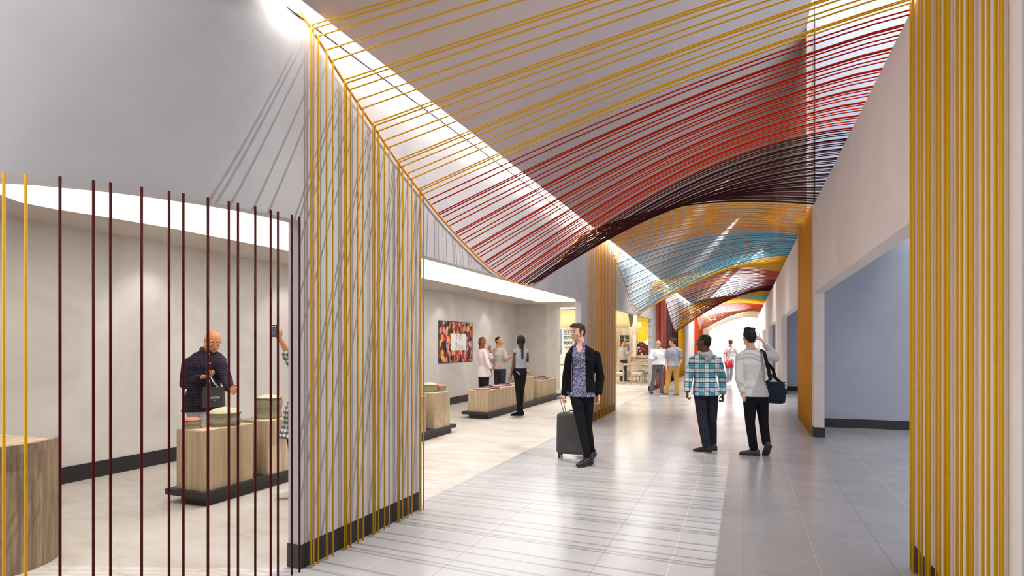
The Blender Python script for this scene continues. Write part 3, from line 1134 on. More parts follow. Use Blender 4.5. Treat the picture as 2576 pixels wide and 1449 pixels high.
for x, g, l, z, lab in ((-5.52, M_GLD, M_LABEL, 1.75, 'leftmost dark bottle in the upper niche of the timber wall'), (-5.40, M_GLC, M_LABEL, 1.75, 'second bottle from the left in the upper timber niche'),
                        (-5.30, M_GLD, M_LABEL, 1.75, 'third bottle from the left in the upper timber niche'), (-5.22, M_GLG, M_LABY, 1.75, 'olive bottle at the right end of the upper timber niche'),
                        (-5.46, M_GLC, M_LABEL, 1.3, 'clear bottle at the left of the lower timber niche'), (-5.28, M_GLC, M_LABEL, 1.3, 'clear bottle at the right of the lower timber niche')):
    bottle(x, 28.12, z, 0.27, g, l, lab, 'bottles in the timber wall niches')
# open white shelf unit and grey counter between timber wall and poster
t = empty('shelf_unit', (-5.3, 29.7, 0))
tag(t, 'white open shelves and grey counter between the timber wall and the spice poster', 'shelves')
bm = bmesh.new()
for z in (1.4, 1.7, 2.0, 2.3):
    box(bm, -5.75, -5.22, 29.6, 29.97, z, z + 0.03)
finish('shelf_boards', bm, M_WHITEP, t, origin=(-5.3, 29.7, 1))
bm = bmesh.new(); box(bm, -5.75, -5.22, 29.45, 29.97, 0, 0.999)
finish('counter_front', bm, M_NICHE, t, origin=(-5.3, 29.7, 0))
for i in range(4):
    bottle(-5.66 + i * 0.11, 29.62, 1.0, 0.26, M_GLD, M_LABEL, ['first', 'second', 'third', 'fourth'][i] + ' dark bottle from the left on the grey counter beside the spice poster', 'bottles on the grey counter')

# bottle cubby and counter on the left far wall
t = empty('bottle_cubby', (-8.7, 29.8, 1.5))
tag(t, 'white wall cubby with three rows of bottles on the far left cafe wall', 'shelves')
bm = bmesh.new()
cx0, cx1 = -9.05, -8.45
for z in (1.52, 1.80, 2.08, 2.42):
    box(bm, cx0, cx1, 29.75, 29.98, z, z + 0.025)
for x in (cx0, cx1 - 0.02):
    box(bm, x, x + 0.02, 29.75, 29.98, 1.52, 2.44)
finish('cubby_frame', bm, M_WHITEP, t, origin=(-8.7, 29.8, 1.5))
bm = bmesh.new(); box(bm, cx0, cx1, 29.965, 29.985, 1.52, 2.44)
finish('cubby_back', bm, M_NICHE, t, origin=(-8.7, 29.9, 1.5))
for r_, (z, g, l, w) in enumerate(((2.106, M_GLD, M_LABEL, 'top'), (1.826, M_GLG, M_LABY, 'middle'), (1.546, M_GLD, M_LABEL, 'bottom'))):
    for i in range(3):
        bottle(-8.92 + i * 0.16, 29.85, z, 0.235, g, l, ['left', 'middle', 'right'][i] + ' bottle in the ' + w + ' row of the white wall cubby', 'bottles in the wall cubby')
t = empty('back_counter', (-9.0, 28.6, 0))
tag(t, 'pale stone counter under the bottle cubby at the back of the cafe', 'counter')
bm = bmesh.new(); box(bm, -11.0, -8.0, 28.4, 29.0, 0, 0.98)
finish('counter_body', bm, M_CAFEW, t, origin=(-9, 28.6, 0))
bm = bmesh.new(); box(bm, -11.05, -7.95, 28.36, 29.04, 0.9805, 1.03)
finish('counter_top', bm, M_WHITEP, t, origin=(-9, 28.6, 1))
t = empty('dark_screen', (-9.6, 29.9, 1.1))
tag(t, 'tall blue-grey panel on the cafe back wall left of the bottle cubby', 'panel')
bm = bmesh.new(); box(bm, -9.9, -9.2, 29.93, 29.98, 1.1, 2.45)
finish('screen_panel', bm, plain('slate_glass', srgb(112, 122, 138), 0.3), t, origin=(-9.6, 29.9, 1.1))
bm = bmesh.new(); box(bm, -9.9, -9.2, 29.91, 29.925, 1.22, 1.3)
finish('screen_band', bm, M_BASE, t, origin=(-9.6, 29.9, 1.1))
# pendant cluster
t = empty('pendant_lamp', (-8.9, 27.4, 3.12))
tag(t, 'small glass pendant cluster hanging before the cafe back wall', 'lamp')
M_PEND = plain('frosted_glass', srgb(246, 244, 240), 0.2)
bm = bmesh.new()
for i in range(5):
    tube(bm, [(-9.05 + i * 0.07, 27.4, 3.12), (-9.05 + i * 0.07, 27.4, 2.55 + 0.05 * (i % 3))], 0.003, 5)
finish('pendant_cords', bm, M_BASE, t, origin=(-8.9, 27.4, 3.1))
for i in range(5):
    bm = bmesh.new(); ellipsoid(bm, (-9.05 + i * 0.07, 27.4, 2.50 + 0.05 * (i % 3)), (0.03, 0.03, 0.045), n=12)
    finish('glass_globe', bm, M_PEND, t, smooth=True, origin=(-9.05 + i * 0.07, 27.4, 2.5))


def baffle(x0, x1, y, w, h, ztop, mat, label):
    """hanging sheet draped in a U, its long axis across the corridor"""
    n = 18
    bm = bmesh.new()
    rows = []
    for xx in (x0, x1):
        o_, i_ = [], []
        for k in range(n + 1):
            s = -1 + 2 * k / n
            zz = ztop - h * (1 - abs(s) ** 2.2)
            o_.append(bm.verts.new((xx, y + s * w / 2, zz)))
            i_.append(bm.verts.new((xx, y + s * (w / 2 - 0.02), min(ztop, zz + 0.025))))
        rows.append((o_, i_))
    (a, ai), (b, bi) = rows
    for k in range(n):
        bm.faces.new((a[k], a[k + 1], b[k + 1], b[k]))
        bm.faces.new((ai[k], bi[k], bi[k + 1], ai[k + 1]))
        bm.faces.new((a[k], ai[k], ai[k + 1], a[k + 1]))
        bm.faces.new((b[k], b[k + 1], bi[k + 1], bi[k]))
    for o_, i_, p_, q_ in ((a, ai, b, bi),):
        for k in (0, n):
            bm.faces.new((o_[k], p_[k], q_[k], i_[k]))
    o = finish('hanging_baffle', bm, mat, smooth=False, origin=(x0, y, ztop))
    tag(o, label, 'ceiling baffle', 'draped ceiling baffles of the cafe')


M_BAFY = plain('pale_yellow_felt', srgb(228, 216, 160), 0.9)
M_BAFO = plain('olive_yellow_felt', srgb(204, 188, 100), 0.9)
M_BAFT = plain('tan_felt', srgb(220, 186, 130), 0.9)
baffle(-8.0, -4.45, 24.6, 1.5, 0.75, 3.1, M_BAFY, 'pale yellow draped baffle above the man with the outstretched hand')
baffle(-8.0, -4.95, 27.0, 1.0, 0.75, 3.1, M_BAFY, 'pale yellow draped baffle farther back toward the timber wall')
baffle(-8.6, -7.3, 21.6, 1.1, 0.42, 3.1, M_BAFO, 'olive yellow draped baffle seen past the white pillar')
baffle(-9.6, -8.3, 25.4, 1.2, 0.62, 3.1, M_BAFT, 'tan draped baffle behind the olive one')

# ------------------------------------------------------------------ tables and chairs
M_CHW = wood('ash_chair_wood', srgb(176, 160, 134), srgb(196, 180, 152), srgb(208, 194, 168), sc=(30, 30, 4))
M_SEAT = fabric('pale_seat_fabric', srgb(216, 208, 190), srgb(232, 226, 212))
M_BACKW = wood('woven_back_wood', srgb(166, 152, 128), srgb(184, 170, 146), srgb(196, 184, 162), sc=(20, 20, 20))


def make_chair():
    t = empty('dining_chair', (0, 0, 0))
    for sx in (-1, 1):
        bm = bmesh.new(); capsule(bm, (sx * 0.20, 0.20, 0.02), 0.014, (sx * 0.20, 0.19, 0.43), 0.019, 8)
        finish('leg', bm, M_CHW, t, smooth=True, origin=(sx * 0.2, 0.2, 0))
        bm = bmesh.new(); tube(bm, [(sx * 0.21, -0.27, 0.004), (sx * 0.20, -0.20, 0.42), (sx * 0.20, -0.24, 0.84)], [0.014, 0.02, 0.014], 8)
        finish('leg', bm, M_CHW, t, smooth=True, origin=(sx * 0.2, -0.2, 0))
    bm = bmesh.new()
    box(bm, -0.2, 0.2, 0.17, 0.20, 0.36, 0.42); box(bm, -0.2, 0.2, -0.21, -0.18, 0.36, 0.42)
    box(bm, -0.21, -0.18, -0.2, 0.19, 0.36, 0.42); box(bm, 0.18, 0.21, -0.2, 0.19, 0.36, 0.42)
    finish('seat_frame', bm, M_CHW, t, origin=(0, 0, 0.4))
    bm = bmesh.new(); prism(bm, rounded_rect(-0.225, 0.225, -0.21, 0.235, 0.05), 0.425, 0.468)
    finish('seat', bm, M_SEAT, t, origin=(0, 0, 0.43), bevel=0.012)
    bm = bmesh.new()
    n = 10
    vs = []
    for th in (0, 0.022):
        for j in range(2):
            for i in range(n + 1):
                s = -1 + 2 * i / n
                z = (0.88 if j else 0.56) - 0.03 * abs(s) ** 3 * (1 if j else -1)
                vs.append(bm.verts.new((s * 0.215, -0.235 - 0.03 * (1 - s * s) + th - (0.02 if j else 0), z)))
    m = n + 1
    for i in range(n):
        a, b, c, d = i, i + 1, m + i + 1, m + i
        bm.faces.new([vs[q] for q in (a, b, c, d)])
        bm.faces.new([vs[q + 2 * m] for q in (d, c, b, a)])
        bm.faces.new([vs[q] for q in (a, a + 2 * m, b + 2 * m, b)])
        bm.faces.new([vs[q] for q in (d, c, c + 2 * m, d + 2 * m)])
    bm.faces.new([vs[q] for q in (0, m, 3 * m, 2 * m)])
    bm.faces.new([vs[q] for q in (n, n + 2 * m, n + 3 * m, n + m)])
    finish('backrest', bm, M_BACKW, t, origin=(0, -0.23, 0.7))
    return t


def copy_tree(o, parent=None):
    c = o.copy(); COL.objects.link(c); c.parent = parent
    for ch in [x for x in bpy.data.objects if x.parent == o]:
        copy_tree(ch, c)
    return c


def table(cx, cy, lx, ly, label):
    t = empty('dining_table', (cx, cy, 0))
    tag(t, label, 'table', 'pale wooden cafe tables')
    bm = bmesh.new(); prism(bm, rounded_rect(cx - lx / 2, cx + lx / 2, cy - ly / 2, cy + ly / 2, 0.06), 0.76, 0.80)
    finish('tabletop', bm, M_WOODT, t, origin=(cx, cy, 0.76), bevel=0.006)
    for sx in (-1, 1):
        for sy in (-1, 1):
            bm = bmesh.new()
            x, y = cx + sx * (lx / 2 - 0.12), cy + sy * (ly / 2 - 0.1)
            tube(bm, [(x + sx * 0.03, y + sy * 0.03, 0.0), (x, y, 0.76)], [0.022, 0.035], 8)
            finish('leg', bm, M_CHW, t, smooth=True, origin=(x, y, 0))
    bm = bmesh.new(); box(bm, cx - lx / 2 + 0.15, cx + lx / 2 - 0.15, cy - 0.03, cy + 0.03, 0.70, 0.759)
    finish('table_rail', bm, M_CHW, t, origin=(cx, cy, 0.7))


chairs = [(-4.72, 23.30, 0.1, 'pale wooden chair with its back to us, left at the front cafe table'),
          (-4.02, 23.55, 0.05, 'pale wooden chair with its back to us, beside the man in the white shirt'),
          (-4.42, 24.88, PI - 0.1, 'pale wooden chair facing us on the far side of the front cafe table, left'),
          (-3.72, 24.95, PI, 'pale wooden chair facing us on the far side of the front cafe table, right'),
          (-5.55, 23.75, -1.2, 'pale wooden chair at the left end of the front cafe table'),
          (-5.2, 26.9, PI + 0.2, 'pale wooden chair behind the middle cafe table'),
          (-4.2, 26.85, PI - 0.2, 'pale wooden chair right of centre behind the middle cafe table'),
          (-7.62, 23.2, 0.35, 'pale wooden chair just right of the white pillar'),
          (-6.9, 24.6, PI, 'pale wooden chair across the table right of the white pillar')]
c0 = make_chair()
for i, (x, y, rz, lab) in enumerate(chairs):
    o = c0 if i == 0 else copy_tree(c0)
    o.location = (x, y, 0); o.rotation_euler.z = rz
    tag(o, lab, 'chair', 'pale wooden cafe chairs')
table(-4.35, 24.15, 1.9, 0.8, 'front cafe table behind the man in the white shirt')
table(-4.75, 26.2, 1.9, 0.8, 'middle cafe table behind the front one')
table(-4.6, 28.0 + 0.95, 1.6, 0.7, 'farthest cafe table under the spice poster')
table(-7.0, 23.9, 1.6, 0.7, 'cafe table partly hidden by the man with the suitcase')
t = empty('flower_vase', (-4.72, 26.2, 0.8))
tag(t, 'small vase with yellow flowers on the middle cafe table', 'vase')
bm = bmesh.new(); lathe(bm, (-4.72, 26.2, 0.801), [(0.03, 0), (0.035, 0.04), (0.02, 0.1), (0.024, 0.12)], 12)
finish('vase_body', bm, plain('teal_glass', srgb(70, 140, 130), 0.2), t, smooth=True, origin=(-4.72, 26.2, 0.8))
bm = bmesh.new()
for i in range(6):
    a = i * 1.05
    e = Vector((-4.72 + 0.06 * math.cos(a), 26.2 + 0.06 * math.sin(a), 1.03 + 0.03 * (i % 3)))
    tube(bm, [(-4.72, 26.2, 0.9), e], 0.003, 5)
finish('flower_stems', bm, plain('leaf_green', srgb(70, 120, 50), 0.7), t, origin=(-4.72, 26.2, 0.9))
bm = bmesh.new()
for i in range(6):
    a = i * 1.05
    ellipsoid(bm, (-4.72 + 0.06 * math.cos(a), 26.2 + 0.06 * math.sin(a), 1.04 + 0.03 * (i % 3)), (0.024, 0.024, 0.018), n=8)
finish('flower_heads', bm, plain('yellow_petals', srgb(236, 206, 40), 0.8), t, smooth=True, origin=(-4.72, 26.2, 1))
# ================================================================== PEOPLE
def remeshed(name, bm, mat, voxel, parent=None, origin=(0, 0, 0), smooth_it=3, cut=None, solid=0.0, deform=None):
    """fuse the closed pieces of bm into one smooth skin"""
    me = bpy.data.meshes.new(name)
    bm.to_mesh(me); bm.free()
    tmp = bpy.data.objects.new(name + '_tmp', me)
    COL.objects.link(tmp)
    md = tmp.modifiers.new('r', 'REMESH'); md.mode = 'VOXEL'; md.voxel_size = voxel; md.use_smooth_shade = True
    if smooth_it:
        sm = tmp.modifiers.new('s', 'SMOOTH'); sm.iterations = smooth_it; sm.factor = 0.5
    dg = bpy.context.evaluated_depsgraph_get()
    me2 = bpy.data.meshes.new_from_object(tmp.evaluated_get(dg))
    bpy.data.objects.remove(tmp)
    b2 = bmesh.new(); b2.from_mesh(me2)
    if deform:
        for v in b2.verts:
            v.co = deform(v.co)
    if cut:
        dead = [f for f in b2.faces if cut(f.calc_center_median())]
        bmesh.ops.delete(b2, geom=dead, context='FACES')
    bpy.data.meshes.remove(me2)
    o = finish(name, b2, mat, parent, smooth=True, origin=origin)
    if solid:
        sd = o.modifiers.new('solid', 'SOLIDIFY'); sd.thickness = solid; sd.offset = -1
    return o


def frame(psi, pitch=0, roll=0, base=None):
    """psi: 0 = looks away from the camera, 90 = to the image left, 180 = to the camera"""
    a = YAW + (base or 0) + math.radians(psi)
    f = Vector((-math.sin(a), math.cos(a), 0))
    r = Vector((math.cos(a), math.sin(a), 0))
    M = Matrix((r, f, Vector((0, 0, 1)))).transposed()
    return M @ Matrix.Rotation(math.radians(pitch), 3, 'X') @ Matrix.Rotation(math.radians(roll), 3, 'Y')


def ring_loft(bm, rings, n=20, p=2.4):
    """rings: (centre, half width, half depth, right vec, fwd vec)"""
    rr = []
    for c, w, d, rv, fv in rings:
        ring = []
        for k in range(n):
            a = 2 * PI * k / n
            ca_, sa_ = math.cos(a), math.sin(a)
            x = math.copysign(abs(ca_) ** (2 / p), ca_) * w
            y = math.copysign(abs(sa_) ** (2 / p), sa_) * d
            ring.append(bm.verts.new(Vector(c) + rv * x + fv * y))
        rr.append(ring)
    for a, b in zip(rr, rr[1:]):
        for k in range(n):
            bm.faces.new((a[k], a[(k + 1) % n], b[(k + 1) % n], b[k]))
    bm.faces.new(rr[0][::-1]); bm.faces.new(rr[-1])


def hand(bm, wrist, d, pn, side, s, curl=28, spread=0.12, thumb=1.0, point=False):
    """d hand direction, pn palm normal (fingers curl to it), side: thumb side"""
    d = Vector(d).normalized(); pn = Vector(pn); pn = (pn - d * pn.dot(d)).normalized()
    sd = Vector(side); sd = (sd - d * sd.dot(d) - pn * sd.dot(pn)).normalized()
    w = Vector(wrist)
    for k in (-0.027, -0.009, 0.009, 0.027):
        capsule(bm, w + d * 0.012 * s + sd * k * 0.6 * s, 0.0145 * s, w + d * 0.078 * s + sd * k * s, 0.0115 * s, 8)
    lens = [0.068, 0.08, 0.075, 0.058]
    for i, L in enumerate(lens):
        off = 0.029 - 0.0195 * i
        p = w + (d * 0.082 + sd * off) * s
        dirv = (d + sd * spread * (1.5 - i) * 0.7).normalized()
        a = math.radians(curl * 0.7)
        for j, fr in enumerate((0.45, 0.32, 0.26)):
            dv = dirv * math.cos(a) + pn * math.sin(a)
            q = p + dv * L * fr * s
            capsule(bm, p, (0.0088 - 0.0008 * j) * s, q, (0.0083 - 0.0009 * j) * s, 8)
            p = q
            a += math.radians(curl * (1 + 0.12 * i))
    p = w + (d * 0.022 + sd * 0.028) * s
    d1 = (sd * 0.62 * thumb + d * 0.72 + pn * 0.32).normalized()
    q = p + d1 * 0.042 * s
    capsule(bm, p, 0.0125 * s, q, 0.0105 * s, 8)
    d2 = (d1 + d * 0.5 + pn * 0.3).normalized()
    capsule(bm, q, 0.0105 * s, q + d2 * 0.03 * s, 0.0088 * s, 8)


def head_parts(bm, c, H, s, neck, jaw=1.0, beard=False):
    e = lambda p, r: ellipsoid(bm, c + H @ (Vector(p) * s), [x * s for x in r], H, 20)
    L = lambda p: c + H @ (Vector(p) * s)
    e((0, -0.012, 0.034), (0.076, 0.096, 0.083))
    e((0, 0.028, -0.010), (0.064, 0.064, 0.078))
    e((0, 0.030, -0.050), (0.054 * jaw, 0.056, 0.052))
    e((0, 0.066, -0.090), (0.024 * jaw, 0.021, 0.019))
    for q in (-1, 1):
        e((q * 0.034 * jaw, 0.034, -0.070), (0.020, 0.030, 0.026))
        e((q * 0.036, 0.066, -0.018), (0.022, 0.020, 0.020))
        e((q * 0.030, 0.080, 0.031), (0.026, 0.013, 0.009))
        e((q * 0.079, -0.006, 0.000), (0.009, 0.019, 0.031))
        e((q * 0.084, -0.012, 0.008), (0.006, 0.016, 0.022))
        e((q * 0.010, 0.099, -0.024), (0.0085, 0.010, 0.0085))
    capsule(bm, L((0, 0.088, 0.022)), 0.0085 * s, L((0, 0.110, -0.021)), 0.0115 * s, 10)
    e((0, 0.086, -0.053), (0.025, 0.013, 0.0075))
    e((0, 0.084, -0.064), (0.021, 0.013, 0.0075))
    capsule(bm, L((0, -0.026, -0.045)), 0.056 * s, neck, 0.062 * s, 16)


M_EYEW = plain('eye_white', srgb(236, 232, 228), 0.25)
M_EYED = plain('dark_iris', srgb(38, 26, 20), 0.2)


def face_children(body, c, H, s, brow, lipm, jaw=1.0):
    L = lambda p: c + H @ (Vector(p) * s)
    for q in (-1, 1):
        bm = bmesh.new()
        ellipsoid(bm, L((q * 0.031, 0.0865, 0.010)), (0.0122 * s, 0.0092 * s, 0.0050 * s), H, 12)
        ey = finish('eye', bm, M_EYEW, body, smooth=True, origin=L((q * 0.031, 0.085, 0.01)))
        bm = bmesh.new()
        ellipsoid(bm, L((q * 0.031, 0.0935, 0.010)), (0.0054 * s, 0.0035 * s, 0.0050 * s), H, 10)
        iris = finish('iris', bm, M_EYED, None, smooth=True)
        iris.parent = ey
        iris.location = -(L((q * 0.031, 0.085, 0.01)))
        bm = bmesh.new()
        tube(bm, [L((q * 0.013, 0.095, 0.034)), L((q * 0.030, 0.094, 0.037)), L((q * 0.050, 0.078, 0.031))], [0.0042 * s, 0.0048 * s, 0.003 * s], 6)
        finish('eyebrow', bm, brow, body, smooth=True, origin=L((q * 0.03, 0.09, 0.03)))
    bm = bmesh.new()
    tube(bm, [L((-0.023, 0.088, -0.057)), L((-0.010, 0.099, -0.054)), L((0.010, 0.099, -0.054)), L((0.023, 0.088, -0.057))], [0.0020 * s, 0.0040 * s, 0.0040 * s, 0.0020 * s], 8)
    tube(bm, [L((-0.020, 0.088, -0.060)), L((0, 0.098, -0.065)), L((0.020, 0.088, -0.060))], [0.002 * s, 0.0048 * s, 0.002 * s], 8)
    finish('lips', bm, lipm, body, smooth=True, origin=L((0, 0.09, -0.06)))


def curly(amp, freq):
    def f(co):
        n_ = noise.noise_vector(co * freq)
        return co + n_ * amp
    return f


def hair_mesh(body, c, H, s, mat, kind, vox):
    bm = bmesh.new()
    e = lambda p, r: ellipsoid(bm, c + H @ (Vector(p) * s), [x * s for x in r], H, 20)
    L = lambda p: c + H @ (Vector(p) * s)
    dfm = None
    if kind == 'short':
        e((0, -0.020, 0.052), (0.079, 0.094, 0.072)); e((0, -0.045, 0.018), (0.076, 0.066, 0.062))
        e((0, -0.062, -0.015), (0.058, 0.038, 0.045)); dfm = curly(0.0015, 60)
    elif kind == 'quiff':
        e((0, -0.018, 0.055), (0.083, 0.098, 0.078)); e((0, -0.045, 0.022), (0.081, 0.072, 0.068))
        e((0, -0.062, -0.012), (0.062, 0.042, 0.05)); e((0, 0.045, 0.098), (0.06, 0.045, 0.034))
        e((0.03, 0.055, 0.09), (0.036, 0.04, 0.026)); e((-0.03, 0.055, 0.09), (0.036, 0.04, 0.026))
        for q in (-1, 1): e((q * 0.073, 0.012, 0.018), (0.011, 0.016, 0.03))
        dfm = curly(0.006, 30)
    elif kind == 'curly':
        e((0, -0.018, 0.060), (0.086, 0.100, 0.078)); e((0, -0.045, 0.022), (0.084, 0.074, 0.068)); e((0, -0.06, -0.012), (0.066, 0.045, 0.05))
        dfm = curly(0.013, 42)
    elif kind == 'tall':
        e((0, -0.02, 0.056), (0.082, 0.096, 0.080)); e((0, -0.045, 0.022), (0.082, 0.072, 0.07)); e((0, -0.062, -0.02), (0.064, 0.042, 0.055))
        for q in ((-0.04, 0.0, 0.125), (0.0, 0.02, 0.132), (0.04, -0.01, 0.122), (-0.02, -0.05, 0.125), (0.03, -0.05, 0.12), (-0.05, -0.02, 0.10)):
            e(q, (0.036, 0.036, 0.028))
        dfm = curly(0.009, 38)
    elif kind == 'braid_back':
        e((0, -0.024, 0.045), (0.086, 0.100, 0.085)); e((0, -0.055, 0.0), (0.085, 0.07, 0.085)); e((0, -0.07, -0.05), (0.062, 0.045, 0.055))
        for q in (-1, 1): e((q * 0.066, -0.01, -0.015), (0.026, 0.045, 0.06))
        p = L((0, -0.095, -0.09))
        for i in range(9):
            z = -0.085 - i * 0.036
            e(((0.006 if i % 2 else -0.006), -0.098 - 0.004 * i, z), (0.030 - 0.0012 * i, 0.026 - 0.001 * i, 0.026))
        dfm = curly(0.004, 50)
    elif kind == 'braids_side':
        e((0, -0.024, 0.048), (0.088, 0.102, 0.086)); e((0, -0.055, 0.0), (0.084, 0.07, 0.08)); e((0, -0.075, -0.055), (0.058, 0.045, 0.055))
        for q in (-1, 1): e((q * 0.070, -0.02, -0.01), (0.022, 0.04, 0.05))
        for i in range(10):
            e((-0.01 * (i % 2), -0.105 - 0.005 * i, -0.09 - i * 0.032), (0.036 - 0.002 * i, 0.034 - 0.002 * i, 0.026))
        dfm = curly(0.009, 55)
    elif kind == 'bun':
        e((0, -0.020, 0.052), (0.081, 0.096, 0.078)); e((0, -0.045, 0.018), (0.078, 0.07, 0.066)); e((0, -0.11, 0.05), (0.045, 0.045, 0.045))
    # drop everything in front of the hair line
    if kind in ('short', 'quiff', 'curly', 'tall', 'bun', 'braid_back', 'braids_side'):
        Hi = H.transposed()

        def cut(co):
            q = (Hi @ (co - c)) / s
            if q.y > 0.03 and q.z < 0.078 - 0.1 * max(0, 0.075 - q.y) and abs(q.x) < 0.2:
                return True
            return False
        return remeshed('hair', bm, mat, vox, body, origin=L((0, 0, 0.06)), smooth_it=1, cut=cut, deform=dfm)
    return remeshed('hair', bm, mat, vox, body, origin=L((0, 0, 0.06)), smooth_it=1, deform=dfm)


def shoe(body, ankle, toe, s, mat, sole, up=None, heel=0.0, high=False, name='shoe'):
    """ankle: joint; toe: unit direction on the ground"""
    a = Vector(ankle); f = Vector(toe).normalized()
    u = Vector(up) if up is not None else Vector((0, 0, 1))
    u = (u - f * u.dot(f)).normalized()
    r = f.cross(u)
    base = a - u * 0.085 * s
    bm = bmesh.new()
    prof = [(-0.085, 0.020, 0.012, 0.035), (-0.072, 0.032, 0.0, 0.085), (-0.04, 0.037, 0.0, 0.105), (0.0, 0.038, 0.0, 0.098), (0.05, 0.041, 0.0, 0.078),
            (0.10, 0.047, 0.0, 0.060), (0.145, 0.045, 0.0, 0.048), (0.178, 0.033, 0.002, 0.036), (0.192, 0.016, 0.008, 0.024)]
    rings = []
    for x, w, z0, z1 in prof:
        ring = []
        for k in range(16):
            an = 2 * PI * k / 16
            y = math.cos(an) * w
            zz = (z0 + z1) / 2 + math.sin(an) * (z1 - z0) / 2
            if math.sin(an) < -0.3: zz = z0
            ring.append(bm.verts.new(base + (f * x + r * y + u * (zz + heel * max(0, 0.4 - x * 4))) * s))
        rings.append(ring)
    for p, q in zip(rings, rings[1:]):
        for k in range(16):
            bm.faces.new((p[k], p[(k + 1) % 16], q[(k + 1) % 16], q[k]))
    bm.faces.new(rings[0][::-1]); bm.faces.new(rings[-1])
    if high:
        capsule(bm, base + (u * 0.05 - f * 0.015) * s, 0.04 * s, base + (u * 0.16 - f * 0.02) * s, 0.05 * s, 14)
    sh = finish(name, bm, mat, body, smooth=True, origin=base)
    if sole:
        bm = bmesh.new()
        a_, b_ = [], []
        for x, w, z0, z1 in prof:
            pass
        outl = [(x, w + 0.003) for x, w, _, _ in prof] + [(x, -w - 0.003) for x, w, _, _ in prof[::-1]]
        t0 = [bm.verts.new(base + (f * x + r * y + u * (-0.002)) * s) for x, y in outl]
        t1 = [bm.verts.new(base + (f * x + r * y + u * 0.016) * s) for x, y in outl]
        bm.faces.new(t0[::-1]); bm.faces.new(t1)
        for k in range(len(t0)):
            bm.faces.new((t0[k], t0[(k + 1) % len(t0)], t1[(k + 1) % len(t0)], t1[k]))
        so = finish('sole', bm, sole, None, smooth=False)
        so.parent = sh; so.location = -base
    return sh


